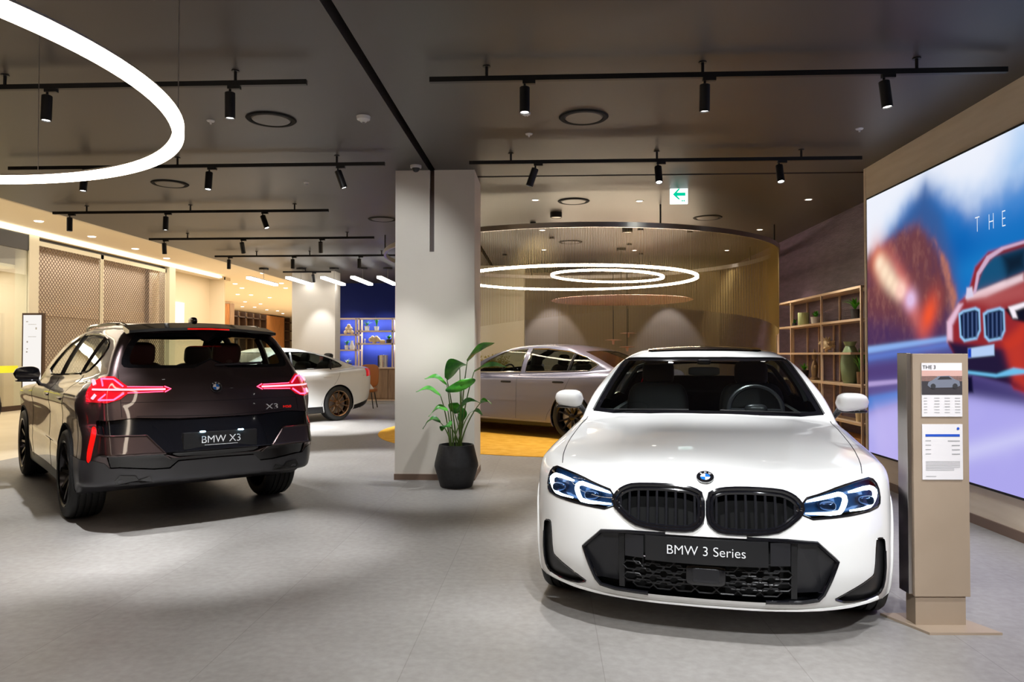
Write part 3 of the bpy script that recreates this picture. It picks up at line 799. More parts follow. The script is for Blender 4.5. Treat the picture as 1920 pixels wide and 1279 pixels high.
    me.from_pydata(v, [], f); me.update()
    ca = me.color_attributes.new('picture', 'FLOAT_COLOR', 'POINT')
    ca.data.foreach_set('color', np.c_[C, np.ones(len(C))].astype(np.float32).ravel())
    m = bpy.data.materials.new('screen_emission'); m.use_nodes = True; nt = m.node_tree; nt.nodes.clear()
    out = nt.nodes.new('ShaderNodeOutputMaterial'); e = nt.nodes.new('ShaderNodeEmission'); a = nt.nodes.new('ShaderNodeVertexColor'); a.layer_name = 'picture'
    nt.links.new(a.outputs[0], e.inputs[0]); e.inputs[1].default_value = 1.0; nt.links.new(e.outputs[0], out.inputs[0])
    root = thing('led_screen', (XW, (Y0+Y1)/2, 0), 'huge lit video wall on the right showing a red car on a mountain road', 'screen')
    MB().box((-.03, Y0-.02-(Y0+Y1)/2, Z0-.02), (.002, Y1+.02-(Y0+Y1)/2, Z1+.02)).build('screen_frame', 'matte_black', root)
    MATS['screen_emission'] = m
    o = link('screen_picture', me, m, root); o.location = (-.034, -(Y0+Y1)/2, 0)
    def word(s, px, py, size, sx=1.0):
        a, b = q(px, py)
        t = text_mesh('screen_lettering', s, size, 'screen_white', root, (-.037, a-(Y0+Y1)/2, b), (math.pi/2, 0, -math.pi/2), 0, 'LEFT', spacing=1.5, xs=sx, offset=-.004)
        return t
    for ch, px, py in (('T', 1831, 423), ('H', 1856, 418), ('E', 1881, 412)): word(ch, px, py, .185, .62)
emis('screen_white', (.9, .95, 1), 1.0)
screen()
# ---------------------------------------------------------------- track lights
ORD = {1: ('only',), 3: ('left', 'middle', 'right'), 2: ('left', 'right'), 4: ('leftmost', 'second', 'third', 'rightmost')}
def track(x0, x1, Y, rods, spots, where, power, aim=None, zr=None, ang=52):
    zr = zr or CEIL-.10
    r = thing('lighting_track', ((x0+x1)/2, Y, zr), 'long black lighting track under the dark ceiling, '+where, 'lighting track', 'black lighting tracks')
    xc = (x0+x1)/2
    MB().box((x0-xc, -.018, -.012), (x1-xc, .018, .024)).build('rail', 'rail_black', r)
    for x in rods:
        MB().cyl((x-xc, 0, .02), (x-xc, 0, CEIL-zr), .011, 8).lathe([(.028, CEIL-zr-.008), (.028, CEIL-zr)], (x-xc, 0, 0), 12).build('ceiling_rod', 'rail_black', r)
    names = ORD.get(len(spots), [str(i) for i in range(9)])
    for i, sx in enumerate(spots):
        t = thing('track_spotlight', (sx, Y, zr-.012), 'black cylinder spotlight, %s one on the track %s' % (names[i], where), 'spotlight', 'cylinder spotlights on the tracks')
        MB().box((-.015, -.016, -.022), (.075, .016, 0)).cyl((-.0, 0, -.02), (-.0, 0, -.06), .009, 8).build('mount', 'rail_black', t)
        tx, ty = (aim[i] if aim else (0, 0))
        can = MB().lathe([(.0, 0), (.030, 0), (.036, -.004), (.036, -.185), (.031, -.187), (.029, -.17), (0, -.17)], n=24).build('can', 'rail_black', t, True, loc=(0, 0, -.045), rot=(tx, ty, 0))
        MB().lathe([(0, -.178), (.029, -.178)], n=20, cap=False).build('lamp_face', 'spot_face', can)
        d = Matrix.Rotation(ty, 3, 'Y') @ Matrix.Rotation(tx, 3, 'X') @ Vector((0, 0, -1))
        spot('track_beam', (sx+d.x*.26, Y+d.y*.26, zr-.05+d.z*.26), 1.35*(power[i] if isinstance(power, (list, tuple)) else power), ang[i] if isinstance(ang, (list, tuple)) else ang, .7, (.96, .98, 1), (tx, ty), .03)
X1, X0 = 3.12, -.83
A = -.10
track(X0, X1, 5.2, [R(912, 5.2), R(1320, 5.2), R(1724, 5.2)], [R(984, 5.2), R(1324, 5.2), R(1662, 5.2)], 'nearest the camera on the right', [160, 200, 160], [(-.10, 0), (.08, 0), (-.08, -.08)])
track(X0+.04, X1-.03, 7.48, [R(958, 7.48), R(1233, 7.48), R(1505, 7.48)], [R(1004, 7.48), R(1235, 7.48), R(1463, 7.48)], 'in front of the exit sign', [120, 420, 190], [(.08, .34), (-.38, 0), (-.32, 0)])
track(-5.65, -1.71, 5.2, [R(3, 5.2), R(438, 5.2)], [R(83, 5.2), R(428, 5.2)], 'nearest the camera on the left', [330, 400], [(-.05, 0), (.02, 0)])
track(-5.6, -1.65, 7.48, [R(630, 7.48), R(330, 7.48)], [R(155, 7.48), R(390, 7.48), R(632, 7.48)], 'second from the camera on the left', [300, 280, 120], [(-.12, 0), (-.14, 0), (.08, -.34)])
track(R(97, 9.87), R(615, 9.87), 9.87, [R(160, 9.87), R(355, 9.87), R(551, 9.87)], [R(128, 9.87), R(309, 9.87), R(491, 9.87)], 'third from the camera on the left', [200, 230, 520], [(.0, 0), (-.05, 0), (-.12, -.38)])
track(R(278, 12.2), R(701, 12.2), 12.2, [R(350, 12.2), R(650, 12.2)], [R(306, 12.2), R(452, 12.2), R(600, 12.2)], 'fourth from the camera on the left', [170, 700, 700], [(.1, 0), (.42, 0), (.42, .1)])
track(R(402, 14.4), R(742, 14.4), 14.4, [R(480, 14.4), R(580, 14.4), R(715, 14.4)], [R(428, 14.4), R(548, 14.4), R(673, 14.4)], 'fifth from the camera on the left', [170, 240, 260])
track(R(530, 17.2), R(620, 17.2), 17.2, [R(572, 17.2)], [R(586, 17.2)], 'far away before the pale pillar', 40, [(.42, 0)])
track(-.6, 3.1, 2.9, [0, 2.5], [.35, 1.45, 2.55], 'added unseen above the camera on the right for extra light', [250, 40, 150], [(-.05, .12), (.05, 0), (.28, -.06)], ang=75)  # unseen track, added to brighten the bonnet and the information stand
track(-.6, 3.1, .5, [0, 2.5], [.3, 2.1], 'added unseen behind the camera on the right for extra light', [290, 250], [(.85, 0), (.80, 0)], ang=56)  # unseen track, added as frontal light on the white sedan's bumper
track(-5.2, -1.9, 2.9, [-4.5, -2.5], [-4.6, -3.3, -1.95], 'added unseen above the camera on the left for extra light', [250, 170, 340], [(0, 0), (.1, 0), (1.36, -.13)], ang=[80, 80, 27])  # unseen track, added to brighten the left floor and the pillar
# ---------------------------------------------------------------- ring lights
def ring_light(c, rad, tube_r, material, name, label, cables, tilt=(0, 0), canopy=None, seg=128, power=0):
    t = thing(name, c, label, 'ring light')
    rt = Matrix.Rotation(tilt[0], 3, 'X') @ Matrix.Rotation(tilt[1], 3, 'Y')
    def pt(a, r_=rad, z=0): return tuple(rt @ Vector((r_*math.cos(a), r_*math.sin(a), z)))
    mb = MB()
    pr = [(rad-tube_r, -tube_r), (rad+tube_r, -tube_r), (rad+tube_r, tube_r*.6), (rad-tube_r, tube_r*.6)]
    v = []; f = []
    for k in range(seg):
        for rr, zz in pr: v.append(pt(2*math.pi*k/seg, rr, zz))
    for k in range(seg):
        k2 = (k+1) % seg
        for j in range(4): f.append((k*4+j, k2*4+j, k2*4+(j+1) % 4, k*4+(j+1) % 4))
    mb.add(v, f).build('light_ring', material, t)
    v = []; f = []
    pr = [(rad-tube_r*.7, tube_r*.6), (rad+tube_r*.7, tube_r*.6), (rad+tube_r*.7, tube_r*1.1), (rad-tube_r*.7, tube_r*1.1)]
    for k in range(seg):
        for rr, zz in pr: v.append(pt(2*math.pi*k/seg, rr, zz))
    for k in range(seg):
        k2 = (k+1) % seg
        for j in range(4): f.append((k*4+j, k2*4+j, k2*4+(j+1) % 4, k*4+(j+1) % 4))
    MB().add(v, f).build('metal_rail', 'brushed', t)
    for a in cables:
        p = pt(a); top = (p[0], p[1], CEIL-c[2])
        MB().cyl(p, top, .0022, 5).build('cable', 'brushed', t)
        MB().lathe([(.045, CEIL-c[2]-.03), (.045, CEIL-c[2])], (p[0], p[1], 0), 20).build('ceiling_cap', 'rail_black', t)
    return t
RX, RY, RRAD = -3.296, 2.781, 1.680
ring_light((RX, RY, CAMH+1.09), RRAD, .026, 'ring_warm', 'pendant_ring_light', 'large glowing ring lamp hanging at the upper left', [math.radians(85), math.radians(24), math.radians(205), math.radians(320)])
RC = (.53, 13.4)
ring_light((.50, 13.4, 2.726), 2.12, .024, 'ring_white', 'pendant_ring_light', 'larger glowing ring lamp above the silver car', [math.radians(a) for a in (50, 130, 250, 330)], (0, .0))
ring_light((1.02, 12.9, 2.72), .95, .020, 'ring_white', 'pendant_ring_light', 'smaller glowing ring lamp inside the larger one above the silver car', [math.radians(a) for a in (60, 180, 300)], (0, .03))
# partly seen ring frame left of the pillar, and the bead curtain rail
cr = thing('curtain_rail', (*RC, 3.11), 'large round grey metal curtain rail hung from the ceiling over the yellow rug', 'curtain rail')
RR = 3.40
v = []; f = []; seg = 160
for k in range(seg):
    a = 2*math.pi*k/seg
    for rr, zz in ((RR-.02, -.035), (RR+.02, -.035), (RR+.02, .035), (RR-.02, .035)): v.append((rr*math.cos(a), rr*math.sin(a), zz))
for k in range(seg):
    k2 = (k+1) % seg
    for j in range(4): f.append((k*4+j, k2*4+j, k2*4+(j+1) % 4, k*4+(j+1) % 4))
MB().add(v, f).build('rail', 'brushed', cr)
for a in (-73, -28, 15, 60, 105, 150, 195, -118):
    p = (RR*math.cos(math.radians(a)), RR*math.sin(math.radians(a)))
    MB().cyl((*p, .03), (*p, CEIL-3.11), .012, 8).build('hanger_rod', 'rail_black', cr)
mb = MB(); n = 980
for k in range(n):
    a = 2*math.pi*k/n; d = (math.degrees(a)+360) % 360
    x, y = RC[0]+RR*math.cos(a), RC[1]+RR*math.sin(a)
    # short strands hang over the front of the round rail, long ones close the right side and the back
    if 95 < d < 222: continue
    if d <= 95: zb = .05
    else: zb = float(np.interp(d, [222, 250, 285, 320, 352], [1.60, 1.80, 2.02, 1.90, 1.70])) if d < 352 else .05
    w_ = .0036; tx, ty = -math.sin(a)*w_, math.cos(a)*w_; nx_, ny_ = math.cos(a)*w_, math.sin(a)*w_
    b = [(x+tx, y+ty), (x-tx*.5+nx_*.8, y-ty*.5+ny_*.8), (x-tx*.5-nx_*.8, y-ty*.5-ny_*.8)]
    mb.add([(*q, zb) for q in b]+[(*q, 3.08) for q in b], [(0, 1, 4, 3), (1, 2, 5, 4), (2, 0, 3, 5)])
tag(mb.build('bead_curtain', 'gold_bead'), 'curtain of fine gold bead strands hanging from the round rail', 'curtain', kind='stuff')
# copper disc and small pendants
t = thing('pendant_disc_lamp', (1.40, 14.3, 2.40), 'wide thin copper disc hanging below the ring lamps', 'pendant lamp')
MB().lathe([(0, .02), (1.30, .012), (1.34, 0), (1.30, -.012), (.0, -.03)], n=72, cap=False).build('disc', 'copper', t, True)
MB().cyl((0, 0, .02), (0, 0, CEIL-2.40), .006, 6).lathe([(.09, CEIL-2.40-.05), (.09, CEIL-2.40)], n=24).build('cable', 'rail_black', t)
for px, py, Y, lb in ((1178, 625, 16.6, 'highest of the three small copper disc pendants'), (1150, 638, 16.2, 'left small copper disc pendant, middle in height'), (1176, 651, 16.1, 'lowest small copper disc pendant just above the silver car')):
    p = at(px, py, Y)
    t = thing('small_pendant_lamp', p, lb, 'pendant lamp', 'small copper disc pendants')
    MB().lathe([(0, .018), (.12, .012), (.19, 0), (.12, -.006), (.03, -.01), (.022, -.09), (0, -.095)], n=32, cap=False).build('shade', 'copper', t, True)
    MB().cyl((0, 0, .015), (0, 0, CEIL-p[2]), .008, 6).build('stem', 'rail_black', t)
# curved metal end of a hanging frame left of the pillar is part of the round rail
# linear pendants
for i, (px, lbw) in enumerate(((470, 'leftmost'), (543, 'second from left'), (608, 'third from left'), (664, 'fourth from left'), (713, 'rightmost'))):
    Y = 17.2; x = R(px, 16.5)
    t = thing('linear_pendant_light', (x, Y, 3.09), '%s of the five bright tube pendants far away by the blue wall' % lbw, 'pendant light', 'bright tube pendants in a row')
    MB().box((-.05, -.85, -.03), (.05, .85, .02)).build('light_tube', 'tube_white', t)
    MB().box((-.055, -.85, .02), (.055, .85, .035)).build('housing', 'white_plastic', t)
    MB().cyl((0, .05, .03), (0, .05, CEIL-3.09), .006, 6).build('cable', 'brushed', t)
    MB().lathe([(.11, CEIL-3.09-.035), (.11, CEIL-3.09)], (0, .05, 0), 20).build('ceiling_cap', 'rail_black', t)
# ---------------------------------------------------------------- ceiling fittings
def vent(px, py, lb, r=.20):
    x, Y, _z = CE(px, py)
    t = thing('ceiling_vent', (x, Y, CEIL), lb, 'ceiling vent', 'round ceiling vents')
    MB().lathe([(r-.035, -.002), (r-.03, -.010), (r, -.012), (r+.012, -.002)], n=48, cap=False).build('dark_slot', 'void_black', t, True)
    MB().lathe([(0, -.012), (r-.045, -.012), (r-.035, -.001)], n=48, cap=False).build('centre_plate', 'dark_ceiling', t, True)
for px, py, lb in ((506, 221, 'round ceiling vent beside the second near spotlight on the left'), (316, 343, 'round ceiling vent below the glowing ring lamp'), (1095, 217, 'large round ceiling vent above the white sedan'),
                   (1076, 376, 'round ceiling vent in the tan ceiling before the curtain rail'), (1328, 407, 'round ceiling vent just right of the exit sign'), (716, 410, 'round ceiling vent next to the pillar on its left'),
                   (1070, 453, 'round ceiling vent inside the curtain rail')): vent(px, py, lb)
ceil_thing = CE
for px, py, lb in ((680, 216, 'white smoke detector dome on the dark ceiling left of the slot'), (987, 209, 'small white detector on the dark ceiling behind the nearest spotlight')):
    p = ceil_thing(px, py); t = thing('smoke_detector', p, lb, 'smoke detector'); k = 1 if px < 900 else .6
    MB().lathe([(0, -.05*k), (.025*k, -.048*k), (.04*k, -.03*k), (.055*k, -.028*k), (.06*k, 0)], n=28, cap=False).build('housing', 'white_plastic', t, True)
    MB().lathe([(0, -.052*k), (.014*k, -.051*k)], n=16, cap=False).build('sensor', 'dark_grey', t)
p = ceil_thing(779, 309); t = thing('security_camera', p, 'white dome security camera on the ceiling right in front of the pillar', 'camera')
MB().lathe([(0.06, 0), (.06, -.025), (.045, -.03)], n=28, cap=False).build('base', 'white_plastic', t, True); MB().ball((0, 0, -.03), .042, 20, 12).build('dome', 'satin_black', t, True)
for k, (px, py) in enumerate(((992, 249), (1615, 239), (392, 224), (573, 341))):
    p = ceil_thing(px, py); tag(MB().lathe([(0, -.03), (.008, -.03), (.01, -.012), (.03, -.008), (.035, 0)], n=16, cap=False).build('sprinkler', 'white_plastic', None, True, loc=p),
        ('small sprinkler head in the ceiling above the white sedan', 'small sprinkler head in the ceiling near the video wall', 'tiny sprinkler head near the left spotlights', 'tiny sprinkler head near the left security camera')[k], 'sprinkler')
for k, (px, py, lb) in enumerate(((1004, 374, 'recessed downlight nearest the pillar in the tan ceiling'), (1518, 373, 'recessed downlight nearest the video wall'), (1426, 430, 'recessed downlight right of the curtain rail, by the dark wall'),
        (1200, 376, 'recessed downlight at the left of the exit sign'), (1017, 431, 'recessed downlight just behind the front of the curtain rail'), (1020, 468, 'recessed downlight far back at the left inside the round rail'), (1190, 469, 'recessed downlight far back in the middle inside the round rail'), (1364, 469, 'recessed downlight far back at the right inside the round rail'))):
    p = ceil_thing(px, py); t = thing('recessed_downlight', p, lb, 'downlight', 'recessed downlights')
    MB().lathe([(.036, -.001), (.052, -.006), (.056, 0)], n=24, cap=False).build('bezel', 'white_plastic', t, True); MB().lathe([(0, -.003), (.038, -.003)], n=20, cap=False).build('lens', 'downlight', t)
    spot('downlight_beam', (p[0], p[1], CEIL-.02), (260, 230, 330, 60, 380, 300, 300, 380)[k], 80, .8, (1, .90, .78))
for px, py, lb in ((1043, 408, 'black surface canister lamp in the tan ceiling before the rail'), (1177, 437, 'black surface canister lamp just inside the round rail')):
    x, Y, _z = CE(px, py-10)
    t = thing('canister_lamp', (x, Y, CEIL), lb, 'ceiling lamp'); MB().lathe([(.085, 0), (.085, -.07), (.07, -.075)], n=28, cap=False).build('can', 'rail_black', t, True); MB().lathe([(0, -.07), (.075, -.07)], n=24, cap=False).build('diffuser', 'white_plastic', t)
# exit sign
t = thing('exit_sign', (R(1274, 9.2), 9.2, at(0, 377, 9.2)[2]), 'hanging lit white sign with a green arrow pointing left', 'sign')
MB().box((-.107, -.02, -.115), (.107, .02, .115)).build('sign_box', 'sign_white', t, bevel=.003)
MB().prism([(-.075, .0), (-.01, .068), (.012, .068), (-.028, .02), (.075, .02), (.075, -.018), (-.028, -.018), (.012, -.062), (-.01, -.062)], -.024, -.021, 'xz').build('arrow', 'sign_green', t)
MB().box((.03, -.023, -.088), (.046, -.021, -.072)).box((.052, -.023, -.088), (.068, -.021, -.072)).build('small_print', 'sign_green', t)
MB().cyl((0, 0, .115), (0, 0, CEIL-t.location.z), .006, 6).build('rod', 'white_plastic', t)
# ---------------------------------------------------------------- rug and right hand shelf unit
tag(MB().lathe([(0, .012), (3.46, .012), (3.50, .006), (3.50, 0)], (0, 0, 0), 128, cap=False).build('round_rug', 'rug_yellow', None, True, loc=(RC[0]-.02, 13.45, 0)), 'large round golden yellow rug under the silver car', 'rug')
def plant(parent_loc, n, L_, material, name, label, pot, pr=.05, ph=.09, cat='plant', spread=.9, wd=.012, seed=1):
    rs = random.Random(seed); t = thing(name, parent_loc, label, cat)
    MB().lathe([(0, 0), (pr*.8, 0), (pr, ph), (pr*.88, ph), (pr*.85, ph-.015), (0, ph-.015)], n=20, cap=False).build('pot', pot, t, True)
    mb = MB()
    for k in range(n):
        a = rs.random()*2*math.pi; l = L_*(.6+.5*rs.random()); sp = spread*(.3+.7*rs.random())
        d = Vector((math.cos(a), math.sin(a), 0)); s_ = Vector((-d.y, d.x, 0)); prev = None; v = []; f = []
        for i in range(6):
            u = i/5; p = d*(l*sp*u*u*.9+.01)+Vector((0, 0, ph-.015+l*(u-.55*sp*u*u)))
            ww = wd*math.sin(math.pi*(.08+.9*u))
            v += [p+s_*ww, p+Vector((0, 0, ww*.3)), p-s_*ww]
        for i in range(5): f += [(i*3, i*3+1, i*3+4, i*3+3), (i*3+1, i*3+2, i*3+5, i*3+4)]
        mb.add(v, f)
    mb.build('leaves', material, t, True)
    return t
def shelf_right():
    X = 4.06; Y0, Y1 = 8.45, 12.6; Hh = 2.24
    t = thing('shelf_unit', (X, (Y0+Y1)/2, 0), 'tall open shelf unit with bronze frame on the dark wall behind the white sedan', 'shelf')
    yc = (Y0+Y1)/2; D_ = .13
    X_ = X-D_
    Yf = lambda px: YP(px, X_)
    posts = [(Yf(1616), 0, Hh), (Yf(1541), 0, Hh), (Yf(1484), 0, Hh), (Yf(1459), 0, Hh)]
    for (y, z0, z1) in posts:
        for dx in (-D_, D_):
            MB().box((dx-.014, y-yc-.014, z0), (dx+.014, y-yc+.014, z1)).build('post', 'shelf_metal', t)
    ya, yb, ym, yn = Yf(1616), Yf(1459), Yf(1541), Yf(1484)
    def board(y0, y1, z, th=.03): MB().box((-D_-.01, y0-yc, z-th), (D_+.01, y1-yc, z)).build('shelf_board', 'shelf_metal', t)
    board(ya, yb, Hh); board(ya, yb, 1.83); board(Yf(1596), yb, 1.40); board(ya, yb, 1.0 if False else .985)
    board(ya, yb, .50)
    c_ = MB().box((-D_, ya-yc, .06), (D_, yb-yc, .30)).build('cabinet', 'wood_warm', t)
    for y in (Yf(1596), Yf(1531), Yf(1505)): MB().box((D_-.02, y-yc-.012, .5), (D_, y-yc+.012, 1.83)).build('divider', 'shelf_metal', t)
    return X, Yf
X_, Yf = shelf_right()
XC = X_
def ypx(px): return YP(px, XC)
plant((XC, ypx(1604), 1.83), 22, .22, 'fern_green', 'potted_fern', 'bright green fern in a dark pot on the top shelf at the right', 'pot_black', .06, .14, seed=3)
t = tag(MB().lathe([(0, 0), (.082, 0), (.085, .005), (.085, .205), (.075, .205), (.073, .02), (0, .02)], n=28, cap=False).build('lime_vase', 'ceramic_lime', None, True, loc=(XC, ypx(1507), 1.83)), 'pale lime cylinder vase on the top shelf', 'vase')
plant((XC, ypx(1530), 1.83), 26, .12, 'fern_green', 'potted_succulent', 'round green plant in a white pot beside the lime vase', 'ceramic_white', .075, .11, seed=5, spread=.8, wd=.02)
plant((XC, ypx(1490), 1.83), 9, .11, 'green_leaf', 'potted_flower', 'small dark flower pot left of the lime vase on the top shelf', 'pot_black', .035, .06, seed=6)
rs = random.Random(4); mb = MB()
for k in range(34):
    th, ph = math.acos(2*rs.random()-1), rs.random()*6.283; d = Vector((math.sin(th)*math.cos(ph), math.sin(th)*math.sin(ph), math.cos(th)))
    mb.cyl(tuple(d*.03), tuple(d*(.10+.03*rs.random())), .022, 6, .010)
mb.ball((0, 0, 0), .075, 14, 10)
tag(mb.build('coral_ornament', 'coral_cream', None, True, loc=(XC-.04, ypx(1555), 1.40+.115)), 'cream spiky coral ornament on the middle shelf', 'ornament')
tag(MB().lathe([(0, 0), (.085, 0), (.105, .05), (.125, .22), (.115, .38), (.075, .47), (.06, .50), (.085, .56), (.075, .56), (.05, .5), (0, .49)], n=32, cap=False).build('sage_vase', 'ceramic_sage', None, True, loc=(XC, ypx(1594), .985)), 'big sage green vase on the lower shelf', 'vase')
plant((XC+.02, ypx(1610), .985), 24, .34, 'green_leaf', 'potted_plant', 'leafy plant in a brown pot right of the sage green vase', 'wood_cabinet', .05, .16, seed=8, spread=.5)
plant((XC, ypx(1507.5), .985), 26, .16, 'fern_green', 'potted_grass', 'bright green plant in a black pot on the lower shelf by the figurine', 'pot_black', .07, .14, seed=9)
mb = MB().lathe([(0, 0), (.06, 0), (.065, .03), (.04, .05), (.05, .12), (.055, .2), (.03, .27), (.015, .3), (.035, .33), (.04, .37), (.02, .41), (.008, .47), (0, .47)], n=20, cap=False).ball((.0, .05, .22), .03, 10, 8).ball((0, -.05, .2), .03, 10, 8)
tag(mb.build('figurine', 'figure_bronze', None, True, loc=(XC, ypx(1527), .985)), 'bronze coloured figurine on the lower shelf beside the green plant', 'figurine')
tag(MB().lathe([(0, 0), (.05, 0), (.06, .1), (.03, .17), (.04, .2), (0, .2)], n=20, cap=False).build('cream_vase', 'coral_cream', None, True, loc=(XC, ypx(1612), .50)), 'small cream vase on the lowest shelf behind the wing mirror', 'vase')
# ---------------------------------------------------------------- blue wall shelf unit
def shelf_blue():
    Yb = 20.75; t = thing('shelf_unit', ((-5.9-3.5)/2, Yb, 0), 'shelf unit with wooden cabinets below in front of the blue wall', 'shelf')
    xc = t.location.x; D_ = .18
    X = lambda px: R(px, Yb)-xc
    Z = lambda py: at(0, py, Yb)[2]
    for px in (633, 670, 676, 738, 745):
        MB().box((X(px)-.02, -D_, .98), (X(px)+.02, -D_+.04, Z(599))).build('post', 'shelf_metal', t)
        MB().box((X(px)-.02, D_-.04, .98), (X(px)+.02, D_, Z(599))).build('post', 'shelf_metal', t)
    def board(a, b, py): MB().box((X(a), -D_, Z(py)-.02), (X(b), D_, Z(py)+.02)).build('shelf_board', 'shelf_metal', t)
    board(632, 770, 599.5); board(632, 674, 629); board(632, 674, 657); board(670, 745, 622.5); board(670, 745, 645.5)
    MB().box((X(632), -D_, .12), (X(790), D_, Z(690.5))).build('cabinet', 'wood_cabinet', t)
    for a, b in ((633, 654), (655, 684), (685, 730), (731, 770)): MB().box((X(a)+.01, -D_-.015, .16), (X(b)-.01, -D_, Z(693))).build('cabinet_door', 'wood_cabinet', t)
    MB().box((X(632)-.02, -D_-.02, Z(690.5)), (X(790), D_, Z(690.5)+.035)).build('worktop', 'shelf_metal', t)
    MB().box((X(636), -D_+.06, 0), (X(790), D_, .12)).build('plinth', 'white_plastic', t)
    MB().box((X(632), -D_-.02, .09), (X(790), D_, .12)).build('plinth_trim', 'shelf_metal', t)
    for a, b, py in ((634, 668, 599.5), (634, 668, 629), (634, 668, 657), (678, 737, 599.5), (678, 737, 622.5), (678, 737, 645.5), (747, 768, 599.5)):
        l_ = area('shelf_strip', ((X(a)+X(b))/2+xc, Yb+D_*.3, Z(py)-.03), (X(b)-X(a), .03), 7.5*(b-a)/60, (.95, .97, 1), (math.radians(20), 0, 0))
    B = lambda py: Z(py)+.02
    def loc(px, py): return (X(px)+xc, Yb, B(py))
    plant(loc(688, 622.5), 22, .20, 'green_leaf', 'potted_plant', 'left of two green plants in white pots on the upper blue wall shelf', 'ceramic_white', .07, .13, seed=11)
    plant(loc(706, 622.5), 22, .32, 'fern_green', 'potted_plant', 'taller right green plant in a white pot on the upper blue wall shelf', 'ceramic_white', .07, .12, seed=12, spread=.4)
    plant(loc(650, 657), 30, .22, 'green_leaf', 'potted_plant', 'green plant in a white pot on the left middle shelf by the blue wall', 'ceramic_white', .06, .12, seed=13)
    plant(loc(729, 645.5), 26, .18, 'fern_green', 'potted_plant', 'green plant in a black pot at the right of the middle blue wall shelf', 'pot_black', .08, .11, seed=14)
    plant(loc(652, 690), 26, .16, 'ceramic_lime', 'flower_bowl', 'white green flowers in a dark bowl on the cabinet behind the white sedan tail', 'pot_black', .12, .12, seed=15)
    mb = MB()
    for dx, dz in ((-.09, .05), (0, .07), (.09, .05), (-.05, .15), (.05, .15), (0, .22)): mb.ball((dx, 0, dz+.01), .058, 10, 8)
    tag(mb.build('stone_ornament', 'coral_cream', None, True, loc=loc(654, 629)), 'pale knobbly ornament on the upper left shelf by the blue wall', 'ornament')
    tag(MB().lathe([(0, 0), (.065, 0), (.08, .08), (.05, .15), (.03, .22), (.035, .25), (0, .25)], n=20, cap=False).build('white_vase', 'ceramic_white', None, True, loc=loc(660, 657)), 'small white vase right of the plant on the left middle shelf', 'vase')
    mb = MB()
    for dx, dz, r_ in ((-.1, .10, .07), (0, .08, .08), (.1, .10, .07), (-.05, .15, .06), (.06, .15, .06)): mb.ball((dx, 0, dz), r_, 10, 8)
    mb.lathe([(0, 0), (.05, 0), (.04, .05), (0, .05)], n=12)
    tag(mb.build('coral_ornament', 'coral_cream', None, True, loc=loc(702, 645.5)), 'wide cream coral on the middle shelf by the blue wall', 'ornament')
    tag(MB().rbox((0, 0, .05), (.09, .04, .05), .8).build('shell_ornament', 'coral_cream', None, True, loc=loc(717, 645.5)), 'small cream shell right of the wide coral', 'ornament')
    tag(MB().lathe([(0, 0), (.03, 0), (.012, .03), (.02, .12), (0, .13)], n=12).build('glass_cup', 'ceramic_white', None, True, loc=loc(684, 645.5)), 'tiny white cup at the left end of the middle shelf', 'cup')
    tag(MB().lathe([(0, 0), (.12, 0), (.13, .35), (.11, .36), (0, .34)], n=24, cap=False).build('silver_vase', 'silver_vase', None, True, loc=loc(719, 690)), 'shiny silver vase on the cabinet by the blue wall', 'vase')
    tag(MB().box((-.05, -.02, 0), (.05, .02, .34)).build('glass_block', 'dark_grey', None, False, loc=loc(712, 690)), 'dark upright block left of the silver vase', 'ornament')
shelf_blue()
# tan lounge chair behind the white sedan tail
p = at(691, 752, 19.2); t = thing('lounge_chair', (p[0], 19.0, 0), 'tan leather chair half hidden behind the white fastback tail', 'chair')
MB().rbox((.02, .22, .82), (.25, .05, .30), .5, mtx=Matrix.Rotation(-.2, 3, 'X')).build('backrest', 'leather_tan', t, True)
MB().rbox((0, 0, .46), (.26, .26, .06), .5).build('seat', 'leather_tan', t, True)
for x, y in ((-.2, -.2), (.2, -.2), (-.2, .2), (.2, .2)): MB().cyl((x*1.15, y*1.15, 0), (x*.8, y*.8, .43), .014, 8).build('leg', 'black_steel', t)
# yellowish shrub far behind the pillar
t = thing('dried_plant', (R(925, 16.1), 16.1, 0), 'golden green feathery plant behind the silver sedan next to the pillar', 'plant')
MB().lathe([(0, 0), (.16, 0), (.22, .45), (.19, .45), (.17, .40), (0, .40)], n=24, cap=False).build('pot', 'pot_black', t, True)
rs = random.Random(2); mb = MB()
for k in range(260):
    a = rs.random()*6.283; l = .9*(.5+.6*rs.random()); sp = .32*rs.random()
    p0 = Vector((0, 0, .42)); p1 = Vector((math.cos(a)*sp*.6, math.sin(a)*sp*.6, .42+l*.6)); p2 = Vector((math.cos(a)*sp*1.3, math.sin(a)*sp*1.3, .42+l))
    mb.tube([p0, p1, p2], [.004, .004, .002], 3)
    for j in range(5):
        q = p1.lerp(p2, rs.random()); mb.ball(tuple(q+Vector((rs.uniform(-.03, .03), rs.uniform(-.03, .03), rs.uniform(-.02, .02)))), .014, 5, 3)
m = mat('dried_gold', srgb(165, 150, 70), .7)
mb.build('fronds', 'dried_gold', t)
